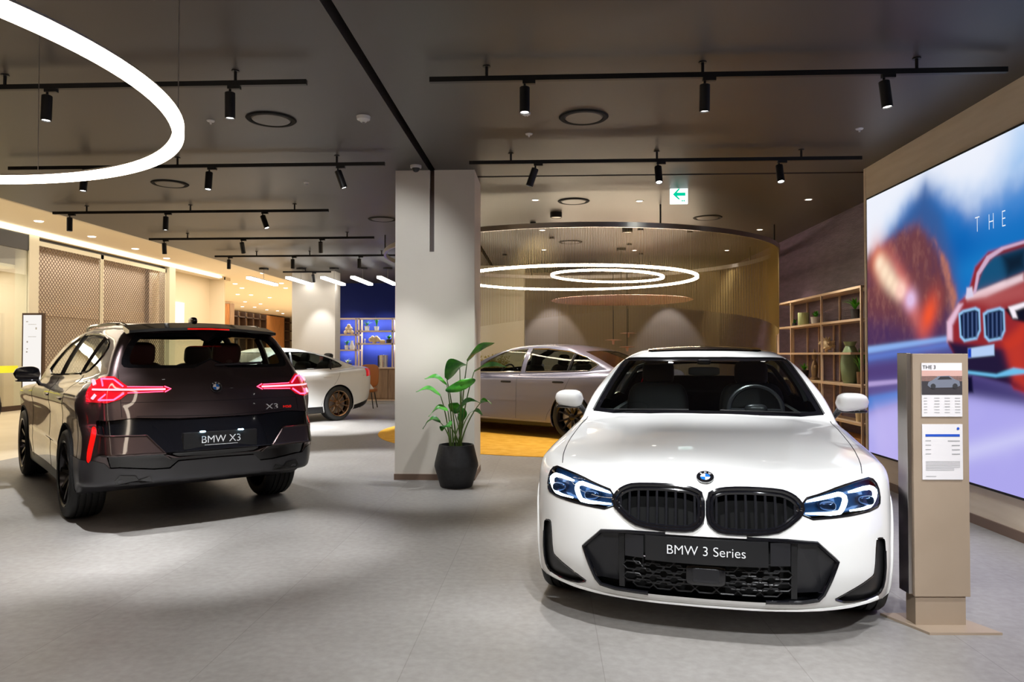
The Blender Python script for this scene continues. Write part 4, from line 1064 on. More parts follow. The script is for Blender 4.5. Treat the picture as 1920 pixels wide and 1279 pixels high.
# ---------------------------------------------------------------- big plant by the pillar
def big_plant():
    Y = 7.75; sc_ = Y/FPX
    x0 = R(856, Y)
    t = thing('potted_plant', (x0, Y, 0), 'tall bird of paradise plant in a faceted black pot before the pillar', 'plant')
    MB().lathe([(0, 0), (.155, 0), (.168, .01), (.228, .215), (.225, .25), (.183, .425), (.178, .437), (.162, .437), (.158, .38), (0, .38)], n=64, cap=False).build('pot', 'pot_black', t, True)
    MB().lathe([(0, .385), (.16, .385)], n=32, cap=False).build('soil', 'soil', t)
    def P3(px, py, dy=0): a_ = at(px, py, Y+dy); return Vector((a_[0]-x0, dy, a_[2]))
    leaves = [  # base joint, tip, width, depth shift, droop
        ((876, 678), (927, 642), 0.122, .05, .02), ((889, 697), (950, 686), 0.079, -.15, .03), ((838, 712), (874, 680), 0.159, .0, .05), ((866, 733), (864, 712), 0.183, -.22, .0),
        ((838, 722), (796, 708), 0.067, -.05, .04), ((826, 742), (780, 732), 0.061, .05, .045), ((858, 770), (901, 752), 0.073, -.12, .05), ((901, 755), (922, 756), 0.061, -.12, .02),
        ((840, 770), (804, 778), 0.067, -.1, .05), ((826, 792), (793, 800), 0.055, -.05, .06), ((844, 800), (829, 806), 0.085, -.2, .03), ((880, 776), (905, 776), 0.061, .1, .03),
        ((852, 775), (858, 755), 0.098, .1, .0), ((862, 690), (838, 700), 0.085, .1, .03), ((866, 790), (868, 765), 0.061, 0, 0)]
    rs = random.Random(5)
    for (a, b, wd, dy, dr) in leaves:
        pa, pb = P3(*a, dy), P3(*b, dy+rs.uniform(-.08, .08)); d = pb-pa; n = 12
        base = Vector((rs.uniform(-.06, .06), rs.uniform(-.06, .06), .38))
        mid = base.lerp(pa, .55)+Vector(((base.x-pa.x)*.25, 0, .04))
        pts = []
        for i in range(9):
            u = i/8; pts.append(base*(1-u)**2+mid*2*u*(1-u)+pa*u*u)
        st = MB().tube(pts, list(np.linspace(.0095, .0045, 9)), 7).build('stem', 'stem_green', t, True)
        side = d.cross(Vector((0, 0, 1)));
        if side.length < .03: side = Vector((1, 0, 0))
        side.normalize(); side = (side+Vector((0, -.0, .35 if d.x > 0 else .35))).normalized()
        up = side.cross(d).normalized()
        v = []; f = []
        for i in range(n+1):
            u = i/n; c = pa+d*u+Vector((0, 0, dr*math.sin(math.pi*u)-dr*.4*u*u))
            w_ = wd*math.sin(math.pi*min(1, (u*.94+.05)))**.75*(1-.25*u)
            for q_ in (-1, -.5, 0, .5, 1): v.append(c+side*w_*q_+up*(abs(q_)*w_*.28)+up*.006*math.sin(9*u+3*q_))
        for i in range(n):
            for j in range(4): f.append((i*5+j, i*5+j+1, (i+1)*5+j+1, (i+1)*5+j))
        MB().add(v, f).build('leaf', 'green_leaf', t, True)
big_plant()
# ---------------------------------------------------------------- information stand
def totem():
    Y = 3.80; t = thing('information_stand', (1.975, Y+.12, 0), 'tall taupe information stand with two sheets right of the white sedan', 'stand', rz=.045)
    hw = .140
    MB().box((-hw, -.055, .155), (hw, .055, 1.375)).build('panel', 'totem_taupe', t, bevel=.003)
    MB().box((-hw-.022, -.040, .165), (-hw-.001, .055, 1.378)).build('metal_edge', 'brushed', t, bevel=.002)
    MB().box((-hw+.008, -.045, .012), (hw-.02, .045, .155)).build('neck', 'totem_taupe', t)
    MB().prism([(-.225, .13), (-.12, -.15), (.235, -.15), (.13, .13)], 0, .012, 'xy').build('base_plate', 'totem_taupe', t)
    # sheets
    a = MB().box((-.098, -.060, 1.058), (.105, -.0555, 1.328)).build('picture_sheet', 'paper', t)
    a['label'] = 'sheet with a car photo and a table'
    MB().box((-.098, -.0612, 1.168), (.105, -.0600, 1.262)).build('photo_ground', 'poster_ground', a)
    MB().box((-.098, -.0612, 1.236), (.105, -.0601, 1.290)).build('photo_sky', 'poster_sky', a)
    carp = [(-.07, 1.215), (-.065, 1.232), (-.04, 1.244), (-.015, 1.262), (.04, 1.264), (.066, 1.246), (.09, 1.238), (.094, 1.214), (.075, 1.205), (-.055, 1.203)]
    MB().prism(carp, -.0624, -.0613, 'xz').build('photo_car', 'poster_car', a)
    MB().prism([(-.02, 1.245), (-.005, 1.259), (.036, 1.260), (.054, 1.246)], -.0632, -.0624, 'xz').build('photo_windows', 'ink_dark', a)
    MB().lathe([(0, -.0634), (.013, -.0634)], (-.042, 0, 1.211), 16, 'y', cap=False).lathe([(0, -.0634), (.013, -.0634)], (.068, 0, 1.212), 16, 'y', cap=False).build('photo_wheels', 'ink_dark', a)
    text_mesh('sheet_title', 'THE 3', .026, 'ink_dark', a, (-.060, -.0613, 1.306), (math.pi/2, 0, 0), .0003)
    g = MB()
    for r_ in range(6):
        for c_ in range(4):
            g.box((-.088+c_*.052, -.0612, 1.150-r_*.0145), (-.088+c_*.052+(.026 if c_ else .016), -.0603, 1.1525-r_*.0145))
    g.build('table_print', 'ink_grey', a)
    b = MB().box((-.098, -.060, .742), (.105, -.0555, 1.020)).build('notice_sheet', 'paper', t)
    b['label'] = 'white sheet with a blue bar and small print'
    MB().box((-.082, -.0612, .958), (.090, -.0603, .970)).lathe([(0, -.0612), (.007, -.0612)], (.082, 0, .998), 16, 'y', cap=False).build('blue_bar', 'ink_blue', b)
    g = MB()
    for i, z in enumerate((.936, .914, .892, .870)): g.box((-.082, -.0612, z), (-.055, -.0603, z+.0028)).box((.090-(.060 if i == 0 else .04), -.0612, z-.002), (.090, -.0603, z+.0022))
    for i in range(7): g.box((-.082, -.0612, .832-i*.0072), (.090 if i < 5 else .06, -.0603, .8338-i*.0072))
    g.box((-.08, -.0612, .758), (-.03, -.0603, .760))
    g.build('small_print', 'ink_grey', b)
totem()
# ---------------------------------------------------------------- cars
def mirror_poly(p): return [(-a, b) for a, b in p]
def viewfield(V, view, poly, cond):
    x, y, z = V.T
    if view == 'front' or view == 'rear': a, b = np.abs(x), z
    elif view == 'side': a, b = y, z
    else: a, b = np.abs(x), y
    c = poly_sdf(a, b, poly)
    return np.maximum(c, cond(x, y, z))
def cast_view(f, view, pts, side=1, L=5):
    """pts: 2-D points in the view -> 3-D points on the surface"""
    pts = np.array(pts, float); z0 = np.zeros(len(pts))
    if view == 'front': o = np.c_[pts[:, 0]*side, z0-.3, pts[:, 1]]; return cast(f, o, (0, 1, 0), 0, 1.7)
    if view == 'rear': o = np.c_[pts[:, 0]*side, z0+L+.3, pts[:, 1]]; return cast(f, o, (0, -1, 0), 0, 1.7)
    if view == 'side': o = np.c_[z0+1.3*side, pts[:, 0], pts[:, 1]]; return cast(f, o, (-side, 0, 0), 0, 1.2)
    o = np.c_[pts[:, 0]*side, pts[:, 1], z0+2.0]; return cast(f, o, (0, 0, -1), 0, 1.6)
def densify(p, step=.02, closed=True):
    p = np.array(p, float); out = []; n = len(p)
    for i in range(n if closed else n-1):
        a, b = p[i], p[(i+1) % n]; k = max(1, int(np.linalg.norm(b-a)/step))
        for j in range(k): out.append(a+(b-a)*j/k)
    if not closed: out.append(p[-1])
    return np.array(out)
class Car:
    def __init__(s, spec, h, loc, ang, name, label, cat='car', group=None):
        s.S = spec; s.f = car_field(spec); s.L = spec['L']; s.off = (0, s.L/2, 0)
        bx, by = math.sin(ang), math.cos(ang)
        s.root = thing(name, (loc[0]+bx*s.L/2, loc[1]+by*s.L/2, 0), label, cat, group, -ang)
        s.V, s.T = surface_nets(s.f, (-1.1-h/2, -.15, .05), (1.1+h/2, s.L+.15, 1.85), h)
        s.V = newton(s.f, s.V, 4); s.h = h
    def refine_near(s, items, times=1, w_=1.3):
        for k in range(times):
            m = np.zeros(len(s.T), bool)
            for view, poly, cond in items:
                c = viewfield(s.V, view, poly, cond)
                m |= (np.abs(c[s.T]) < s.h*w_/(k+1)).any(1)
            s.V, s.T = refine(s.V, s.T, m, s.f)
    def cut(s, view, poly, cond):
        """take the piece inside poly out of the body skin and return it"""
        a, b = clip(s.V, s.T, viewfield(s.V, view, poly, cond))
        s.V, s.T = b
        return a
    def part(s, name, VT, material, parent=None, inset=0.0, shift=(0, 0, 0)):
        V, T = VT
        if len(T) == 0: return None
        n = grad(s.f, V); n /= np.maximum(np.linalg.norm(n, axis=1, keepdims=True), 1e-9)
        W = V-n*inset+np.array(shift)-np.array(s.off)
        me = bpy.data.meshes.new(name); me.from_pydata(W.tolist(), [], T.tolist()); me.update()
        o = link(name, me, material, parent or s.root, True)
        try: me.normals_split_custom_set_from_vertices(n.tolist())
        except Exception: pass
        return o
    def split_lr(s, VT):
        V, T = VT; cx = V[T][:, :, 0].mean(1)
        return compact(V, T[cx > 0]), compact(V, T[cx < 0])
    def line(s, name, view, pts, r, material, side=1, closed=False, parent=None, step=.02, n=6, out=0.0, sm=0):
        p = smooth_poly(pts, sm, closed) if sm else np.array(pts, float)
        q = cast_view(s.f, view, densify(p, step, closed), side, s.L)
        q = q[~np.isnan(q[:, 0])]
        if len(q) < 2: return None
        if out:
            g = grad(s.f, q); q = q+g/np.linalg.norm(g, axis=1, keepdims=True)*out
        mb = MB().tube([tuple(a) for a in q], r, n, closed)
        return mb.build(name, material, parent or s.root, True, off=s.off)
    def seam(s, view, pts, sides=(1, -1), r=.0022, sm=0):
        """thin dark shut lines are gathered and built as one part"""
        if not hasattr(s, '_seam'): s._seam = MB()
        for sd in sides:
            p = smooth_poly(pts, sm, False) if sm else np.array(pts, float)
            q = cast_view(s.f, view, densify(p, .03, False), sd, s.L); q = q[~np.isnan(q[:, 0])]
            if len(q) > 1: s._seam.tube([tuple(a) for a in q], r, 5)
    def flush_seams(s):
        if hasattr(s, '_seam'): s._seam.build('panel_gap', 'void_black', s.root, True, off=s.off)
    def body(s, material):
        s.part('body', (s.V, s.T), material)
    def arches(s, r, ztop=None):
        S = s.S
        for yc in (S['fo'], S['fo']+S['wb']):
            V = s.V; c = np.hypot(V[:, 1]-yc, V[:, 2]-S['wr'])-r
            c = np.maximum(c, .45-np.abs(V[:, 0]))
            a, b = clip(s.V, s.T, c); s.V, s.T = b
            for sd in (1, -1):
                th = np.linspace(-.5, math.pi+.5, 40)
                pts = [(yc+r*math.cos(t), S['wr']+r*math.sin(t)) for t in th]
                pts = [p for p in pts if p[1] > .12]
                s.line('wheel_arch_trim', 'side', pts, .009, s.arch_mat, sd, False)
                th = np.linspace(.05, math.pi-.05, 32); mb = MB(); vs = []; fs = []
                for i, t in enumerate(th):
                    for xx in (.50, S['W'](yc)-.03):
                        vs.append((sd*float(xx), yc+(r+.004)*math.cos(t), S['wr']+(r+.004)*math.sin(t)))
                for i in range(len(th)-1): fs.append((2*i, 2*i+2, 2*i+3, 2*i+1))
                mb.add(vs, fs); n = len(th)
                mb.add([(sd*.5, yc+(r+.004)*math.cos(t), S['wr']+(r+.004)*math.sin(t)) for t in th], [tuple(range(n))])
                mb.build('wheel_well', 'void_black', s.root, off=s.off)
    arch_mat = 'void_black'
    def wheels(s, rim, style='twin', which=((0, 1), (0, -1), (1, 1), (1, -1)), wt=.25, rr=None):
        S = s.S
        for k, sd in which:
            yc = S['fo']+S['wb']*k; wheel(s.root, (sd*(S['tr']), yc-s.L/2, S['wr']), S['wr'], wt, sd, rim, style)
    def seats(s, rows, mt, hz=1.02):
        for (x, y, z, wd, hh) in rows:
            mtx = Matrix.Rotation(math.radians(-14), 3, 'X')
            mb = MB().rbox((x, y, z+.30), (wd/2, .075, .33), .45, mtx=mtx).rbox((x, y-.26, z-.02), (wd/2, .27, .085), .45)
            o = mb.build('seat', mt, s.root, True, off=s.off)
            if hh:
                MB().rbox((x, y+.115, z+.70), (.13, .05, .10), .5, mtx=mtx).build('headrest', mt, o, True, off=s.off)
    def cabin(s, y0, y1, z0, zb, hw, mt='dash', wheelx=.36, wy=None, dash=True):
        b = MB()
        b.box((-hw, y0+.15, z0), (hw, y1, z0+.04))
        for sd in (-1, 1): b.box((sd*(hw-.02)-.02, y0+.1, z0), (sd*(hw-.02)+.02, y1, zb-.07))
        b.build('cabin_lining', 'seat_black', s.root, off=s.off)
        if dash:
            n = 24; v = []; f = []
            for i in range(n+1):
                x = -hw+2*hw*i/n; bow = .24*x*x
                pr = [(y0+.02+bow, zb-.06), (y0+.12+bow, zb-.015), (y0+.36+bow*.7, zb-.01), (y0+.46+bow*.5, zb-.04), (y0+.50+bow*.4, zb-.2), (y0+.46, z0)]
                v += [(x, a, c) for a, c in pr]
            for i in range(n):
                for j in range(5): f.append((i*6+j, i*6+j+1, (i+1)*6+j+1, (i+1)*6+j))
            MB().add(v, f).build('dashboard', mt, s.root, True, off=s.off)
        if wy:
            c = Vector((wheelx, wy, zb-.02)); tl = math.radians(68)
            ring = []
            for k in range(40):
                a = 2*math.pi*k/40; ring.append((c.x+.185*math.cos(a), c.y+.185*math.sin(a)*math.cos(tl), c.z+.185*math.sin(a)*math.sin(tl)))
            mb = MB().tube(ring, .017, 8, True).rbox(tuple(c+Vector((0, -.03, -.01))), (.08, .035, .06), .6)
            mb.tube([tuple(c+Vector((-.18, 0, 0))), tuple(c+Vector((.18, 0, 0)))], .014, 6).tube([tuple(c), tuple(c+Vector((0, -.05, -.17)))], .014, 6)
            mb.build('steering_wheel', 'dark_grey', s.root, True, off=s.off)
    def mirror(s, x0, y0, z0, reach, mt, sd, half=(.105, .085, .068)):
        c = (sd*(x0+reach), y0, z0)
        mb = MB(); v = []; f = []; nu, nv = 22, 14
        for i in range(nv+1):
            u = i/nv; xx = -half[0]+2*half[0]*u
            k = (1-abs(2*u-1)**3.2)**.5*(1.0-.18*u); k = max(k, .02)
            for j in range(nu):
                t = 2*math.pi*j/nu; cc, ss = math.cos(t), math.sin(t)
                yy = half[1]*k*math.copysign(abs(cc)**.75, cc); zz = half[2]*k*math.copysign(abs(ss)**.72, ss)
                if yy > half[1]*.35: yy = half[1]*.35
                v.append((c[0]+sd*xx, c[1]+yy+.03*u, c[2]+zz+.006*u))
        for i in range(nv):
            for j in range(nu): f.append((i*nu+j, i*nu+(j+1) % nu, (i+1)*nu+(j+1) % nu, (i+1)*nu+j))
        if sd < 0: f = [tuple(reversed(q)) for q in f]
        mb.add(v, f)
        o = mb.build('wing_mirror', mt, s.root, True, off=s.off)
        mb = MB(); mb.rbox((c[0], c[1]+.012, c[2]-half[2]*.78), (half[0]*.86, half[1]*.62, .012), .6)
        mb.tube([(c[0]-sd*half[0]*.7, c[1]+.01, c[2]-half[2]*.6), (sd*(x0+.0), c[1]+.03, c[2]-half[2]*1.3), (sd*(x0-.10), c[1]+.05, c[2]-half[2]*1.5)], [.022, .02, .024], 10)
        mb.build('mirror_arm', 'gloss_black', o, True, off=s.off)
        g = MB().rbox((c[0], c[1]+half[1]*.36, c[2]), (half[0]*.80, .004, half[2]*.72), .6)
        g.build('mirror_glass', 'chrome', o, True, off=s.off)
        return o
    def emblem(s, c, r, nrm, up=(0, 0, 1)):
        n = Vector(nrm).normalized(); u = Vector(up); u = (u-n*u.dot(n)).normalized(); r_ = u.cross(n)
        c = Vector(c)-Vector(s.off)
        mt = Matrix(((r_.x, u.x, n.x, c.x), (r_.y, u.y, n.y, c.y), (r_.z, u.z, n.z, c.z), (0, 0, 0, 1)))
        def disc(r0, r1, z0, z1, a0=0, a1=2*math.pi, k=40):
            v = []; f = []
            for i in range(k+1):
                a = a0+(a1-a0)*i/k
                for rr, zz in ((r0, z0), (r0, z1), (r1, z1), (r1, z0)): v.append(mt @ Vector((rr*math.cos(a), rr*math.sin(a), zz)))
            for i in range(k):
                for j in range(3): f.append((i*4+j, (i+1)*4+j, (i+1)*4+j+1, i*4+j+1))
            return v, f
        o = MB().add(*disc(0, r, -.004, .003)).build('emblem', 'gloss_black', s.root, True)
        MB().add(*disc(r*.93, r, -.004, .006)).add(*disc(r*.56, r*.62, .002, .006)).build('chrome_ring', 'chrome', o, True)
        MB().add(*disc(0, r*.56, .002, .005, 0, math.pi/2, 10)).add(*disc(0, r*.56, .002, .005, math.pi, 1.5*math.pi, 10)).build('blue_quadrant', 'emblem_blue', o)
        MB().add(*disc(0, r*.56, .002, .005, math.pi/2, math.pi, 10)).add(*disc(0, r*.56, .002, .005, 1.5*math.pi, 2*math.pi, 10)).build('white_quadrant', 'emblem_white', o)
        for ch, a in (('B', 128), ('M', 90), ('W', 52)):
            an = math.radians(a); p = mt @ Vector((r*.775*math.cos(an), r*.775*math.sin(an), .0035))
            t = text_mesh('letter', ch, r*.36, 'letter_white', o, extrude=.0006)
            rm = mt.to_3x3() @ Matrix.Rotation(an-math.pi/2, 3, 'Z'); t.matrix_local = Matrix.Translation(p) @ rm.to_4x4()
        return o
    def shell_patch(s, view, poly, side=1, inset=.0, step=.03):
        pass
def wheel(parent, c, R, wt, sd, rim, style):
    """outer face towards sd*x"""
    rt = bpy.data.objects.new('wheel', None); COL.objects.link(rt); rt.parent = parent; rt.location = c; rt.empty_display_size = .1
    h = wt/2; rr = R*.735
    pr = [(rr, -h*.86), (rr+.012, -h*.96), (R*.88, -h*1.0), (R-.018, -h*.93), (R-.004, -h*.78)]
    for g in (-.5, -.17, .17, .5):
        pr += [(R, h*(g-.055)), (R-.009, h*(g-.045)), (R-.009, h*(g+.045)), (R, h*(g+.055))]
    pr += [(R-.004, h*.78), (R-.018, h*.93), (R*.88, h*1.0), (rr+.012, h*.96), (rr, h*.86)]
    MB().lathe(pr, n=72, axis='x', cap=False).build('tyre', 'rubber', rt, True)
    b = MB()
    b.lathe([(rr+.004, sd*h*.92), (rr-.012, sd*h*.90), (rr-.02, sd*h*.6), (rr-.03, -sd*h*.9)], n=60, axis='x', cap=False)
    b.lathe([(rr+.006, sd*h*.90), (rr+.002, sd*h*.98), (rr-.016, sd*h*.93)], n=60, axis='x', cap=False)
    ns = 5 if style == 'twin' else 10
    for k in range(ns):
        for e in ((-.16, .16) if style == 'twin' else (0,)):
            a0 = 2*math.pi*k/ns+e*.9; a1 = 2*math.pi*k/ns+e*1.9
            p0 = Vector((sd*h*.62, math.cos(a0)*.055, math.sin(a0)*.055)); p1 = Vector((sd*h*.86, math.cos(a1)*(rr-.008), math.sin(a1)*(rr-.008)))
            t = (p1-p0).normalized(); sx = Vector((sd, 0, 0)); wdir = t.cross(sx).normalized()
            v = []
            for p, w0, d0 in ((p0, .022, .03), (p0.lerp(p1, .5), .014, .022), (p1, .020, .02)):
                for q, ww in ((0, w0), (d0, w0*.5)):
                    pass
                v += [p+wdir*w0-sx*d0, p+wdir*w0*.8, p-wdir*w0*.8, p-wdir*w0-sx*d0]
            f = [(0, 1, 5, 4), (1, 2, 6, 5), (2, 3, 7, 6), (4, 5, 9, 8), (5, 6, 10, 9), (6, 7, 11, 10)]
            b.add(v, f)
    b.lathe([(0, sd*h*.66), (.03, sd*h*.67), (.06, sd*h*.60), (.062, sd*h*.3)], n=30, axis='x', cap=False)
    b.build('rim', rim, rt, True)
    MB().lathe([(.05, sd*h*.05), (rr*.78, sd*h*.05), (rr*.78, sd*h*.22), (.05, sd*h*.22)], n=40, axis='x', cap=False).build('brake_disc', 'brushed', rt, True)
    MB().lathe([(0, -sd*h*.3), (rr-.03, -sd*h*.3)], n=40, axis='x', cap=False).build('wheel_back', 'void_black', rt)
    return rt
F1 = lambda x, y, z: y-1.0           # only the front end
CABT = lambda x, y, z: .9-z
SIDE = lambda x, y, z: .35-np.abs(x)

# ---- white sedan in the foreground
def build_white():
    c = Car(SEDAN3, HERO_H, (.737, 3.55), .202, 'sedan', 'white sedan facing the camera in the right foreground, with black double grille and lit headlights')
    HL = smooth_poly([(.436, .690), (.54, .716), (.62, .742), (.73, .762), (.79, .768), (.822, .73), (.828, .655), (.80, .627), (.63, .610), (.436, .602)], 1)
    K = smooth_poly([(.012, .703), (.052, .724), (.11, .733), (.22, .736), (.34, .729), (.38, .717), (.415, .696), (.444, .655), (.428, .620), (.405, .600), (.366, .568), (.31, .542), (.18, .534), (.068, .536), (.035, .556), (.012, .582)], 1)
    I = [(-.02, .514), (.185, .514), (.367, .509), (.500, .497), (.595, .408), (.560, .320), (.532, .256), (.507, .226), (.43, .215), (.27, .215), (-.02, .215)]
    VN = smooth_poly([(.838, .482), (.80, .492), (.79, .48), (.778, .34), (.765, .317), (.582, .231), (.59, .222), (.643, .2), (.79, .198), (.832, .225), (.848, .30), (.846, .46)], 1)
    lower = lambda x, y, z: np.maximum(y-1.0, 0*z-1)
    WS = [(0, 1.405), (.35, 1.425), (.60, 1.475), (.745, 1.535), (.745, 1.56), (.585, 2.205), (.565, 2.215), (.3, 2.17), (0, 2.155)]
    RW = [(0, 4.31), (.5, 4.25), (.64, 4.17), (.52, 3.62), (.45, 3.56), (0, 3.60)]
    SW = smooth_poly([(1.75, 1.00), (2.05, 1.16), (2.45, 1.315), (2.85, 1.365), (3.25, 1.36), (3.62, 1.29), (3.83, 1.19), (3.72, 1.03), (3.0, 1.005)], 1)
    SR = [(0, 2.36), (.40, 2.38), (.43, 2.42), (.43, 3.10), (.40, 3.14), (0, 3.16)]
    items = [('front', HL, F1), ('front', K, F1), ('front', I, F1), ('front', VN, F1), ('top', WS, CABT), ('top', RW, CABT), ('side', SW, SIDE), ('top', SR, CABT)]
    c.refine_near(items, 2)
    hl = c.cut('front', HL, F1); kd = c.cut('front', K, F1); it = c.cut('front', I, F1); vn = c.cut('front', VN, F1)
    ws = c.cut('top', WS, CABT); rw = c.cut('top', RW, CABT); sw = c.cut('side', SW, SIDE); sr = c.cut('top', SR, CABT)
    c.arch_mat = 'white_paint'; c.arches(.372)
    c.body('white_paint')
    # windscreen with its black border band
    def banded(VT, inner, nm, gm, view='top', cond=CABT, band='gloss_black'):
        a, b = clip(VT[0], VT[1], viewfield(VT[0], view, inner, cond))
        o = c.part(nm, a, gm, inset=.006); c.part('window_border', b, band, o, inset=.005)
        return o
    banded(ws, [(0, 1.45), (.35, 1.47), (.60, 1.52), (.705, 1.565), (.555, 2.165), (.3, 2.11), (0, 2.09)], 'windscreen', 'windscreen_glass')
    banded(rw, [(0, 4.25), (.5, 4.19), (.58, 4.12), (.50, 3.66), (0, 3.65)], 'rear_window', 'windscreen_glass')
    for p in c.split_lr(sw): c.part('side_window', p, 'tinted_glass', inset=.006)
    c.part('sunroof', sr, 'gloss_black', inset=-.012)
    for sd in (1, -1): c.line('window_seal', 'side', SW, .007, 'gloss_black', sd, True)
    # B and C pillar trims
    for sd in (1, -1):
        c.line('pillar_trim', 'side', [(2.78, 1.0), (2.84, 1.365)], .03, 'satin_black', sd, out=-.02)
        c.line('pillar_trim', 'side', [(3.52, 1.01), (3.60, 1.30)], .022, 'satin_black', sd, out=-.016)
        c.line('windscreen_seal', 'top', [(0.748, 1.55), (.588, 2.205)], .006, 'satin_black', sd)
    c.line('windscreen_seal', 'top', [(-.57, 2.215), (-.3, 2.17), (0, 2.155), (.3, 2.17), (.57, 2.215)], .005, 'satin_black', 1)
    # kidney grille: each side frame, surround, slats; dark radiator behind
    kl, kr = c.split_lr(kd)
    for sd, pc in ((1, kl), (-1, kr)):
        g = c.part('grille', pc, 'void_black', shift=(0, .07, 0))
        c.line('grille_frame', 'front', K, .011, 'gloss_black', sd, True, g, out=.001, sm=0)
        Ki = [(.235+(a-.235)*.925, .632+(b-.632)*.86) for a, b in K]
        c.line('grille_frame', 'front', Ki, .010, 'gloss_black', sd, True, g, out=-.010)
        for k in range(9):
            x = .050+k*.0445
            zs = [z for z in np.linspace(.52, .745, 60) if poly_sdf(np.array([x]), np.array([z]), K)[0] < -.012]
            if len(zs) < 4: continue
            q = cast_view(c.f, 'front', [(x, z) for z in np.linspace(zs[0], zs[-1], 8)], sd, c.L)
            v = []; f = []; nq = len(q)
            for i, p in enumerate(q):
                for dx, dy in ((-.0055, .012), (-.0055, .055), (.0055, .055), (.0055, .012), (0, .004)): v.append((p[0]+dx, p[1]+dy, p[2]))
            for i in range(nq-1):
                for j in range(5): f.append((i*5+j, i*5+(j+1) % 5, (i+1)*5+(j+1) % 5, (i+1)*5+j))
            MB().add(v, f).build('grille_slat', 'slat_grey', g, off=c.off)
    # shutter strip that catches the light at the top of each kidney
    # lower intake
    g = c.part('lower_grille', it, 'void_black', shift=(0, .09, 0))
    for sd in (1, -1): c.line('intake_frame', 'front', [p for p in I if p[0] >= 0], .010, 'gloss_black', sd, False, g, out=-.002)
    hx = MB(); rows = [(.350, .05), (.318, .05), (.286, .05), (.254, .05), (.226, .05)]
    pitch = .098
    for ri in range(6):
        zc = .374-ri*.029
        for k in range(-6, 7):
            xc = k*pitch+(pitch/2 if ri % 2 else 0)
            if abs(xc) < .085 and .285 < zc < .39: continue
            hexp = [(xc+dx*pitch*.5, zc+dz*.0195) for dx, dz in ((-1, 0), (-.62, 1), (.62, 1), (1, 0), (.62, -1), (-.62, -1))]
            pp = [p for p in hexp]
            if all(poly_sdf(np.array([abs(p[0])]), np.array([p[1]]), I)[0] < .0 and (abs(p[0]) < .40) for p in pp):
                q = cast_view(c.f, 'front', pp, 1, c.L)
                if not np.isnan(q).any(): hx.tube([(a[0], a[1]+.032, a[2]) for a in q], .0042, 5, True)
    hx.build('honeycomb_mesh', 'satin_black', g, True, off=c.off)
    for sd in (1, -1):
        pl = [(.415, .503), (.500, .490), (.588, .402), (.530, .255), (.415, .245)]
        q = cast_view(c.f, 'front', pl, sd, c.L); q[:, 1] += (.022, .018, .012, .05, .075)
        n = len(q); cen = q.mean(0)
        mb = MB().add([tuple(a) for a in q]+[tuple(a+np.array([0, .02, 0])) for a in q], [tuple(range(n)) if sd < 0 else tuple(reversed(range(n)))]+[(i, (i+1) % n, n+(i+1) % n, n+i) for i in range(n)])
        mb.build('intake_side_panel', 'dark_grey', g, off=c.off)
        q = cast_view(c.f, 'front', [(.385, .505), (.412, .503), (.412, .232), (.385, .232)], sd, c.L); q[:, 1] += .016
        MB().add([tuple(a) for a in q]+[tuple(a+np.array([0, .05, 0])) for a in q], [(0, 1, 2, 3), (0, 1, 5, 4), (1, 2, 6, 5), (2, 3, 7, 6), (3, 0, 4, 7)]).build('intake_strut', 'satin_black', g, off=c.off)
    rb = MB().rbox((0, .052, .330), (.093, .03, .052), .35).build('sensor_housing', 'gloss_black', g, True, off=c.off)
    MB().rbox((0, .022, .330), (.062, .008, .034), .25).build('radar_panel', 'dark_grey', rb, True, off=c.off)
    # air curtains at the bumper corners
    for p in c.split_lr(vn): c.part('air_curtain', p, 'satin_black', shift=(0, .03, 0))
    for sd in (1, -1): c.line('air_curtain_edge', 'front', VN[:-2], .006, 'gloss_black', sd, False, out=-.003)
    # number plate
    pm = MB()
    v = []; n = 12
    for i in range(n+1):
        x = -.28+.56*i/n
        y = .004+.30*x*x-.012
        v += [(x, y, .388), (x, y, .505), (x, y+.05, .505), (x, y+.05, .388)]
    f = [(i*4+j, i*4+(j+1) % 4, (i+1)*4+(j+1) % 4, (i+1)*4+j) for i in range(n) for j in range(4)]+[(0, 1, 2, 3), (n*4+3, n*4+2, n*4+1, n*4)]
    pm.add(v, f); po = pm.build('number_plate', 'plate_black', c.root, off=c.off)
    po['label'] = 'black plate reading BMW 3 Series'
    text_mesh('plate_lettering', 'BMW 3 Series', .062, 'letter_white', po, (0, -.011-c.L/2, .449), (math.pi/2, 0, 0), .0006, offset=-.0005)
    for sd in (1, -1):
        q = MB(); q.add([(sd*.29, .028, .392), (sd*.38, .052, .392), (sd*.38, .050, .500), (sd*.29, .026, .500)], [(0, 1, 2, 3)]).build('sensor_panel', 'dark_grey', g, off=c.off)
    # headlights
    hp = c.split_lr(hl)
    for sd, pc in ((1, hp[0]), (-1, hp[1])):
        o = c.part('headlight', pc, 'lens_glass', inset=.001)
        o['label'] = 'lit headlight with white daytime running strips'
        c.part('lamp_housing', pc, 'lamp_glow_tint', o, shift=(-sd*.02, .06, 0))
        c.line('lamp_bezel', 'front', HL, .006, 'gloss_black', sd, True, o, out=-.002)
        for dr in ([(.458, .680), (.58, .703), (.620, .710), (.646, .690), (.628, .645), (.606, .622), (.453, .628)], [(.662, .714), (.765, .728), (.798, .714), (.802, .690), (.782, .656), (.757, .636), (.662, .632)]):
            pts = cast_view(c.f, 'front', densify(smooth_poly(dr, 1, False), .012, False), sd, c.L)
            pts[:, 1] += .012
            pts = pts[~np.isnan(pts[:, 0])]
            th = np.interp(np.linspace(0, 1, len(pts)), [0, .15, .5, .8, 1], [.005, .009, .0125, .007, .004])
            MB().tube([tuple(a) for a in pts], list(th), 8).build('running_light', 'drl_white', o, True, off=c.off)
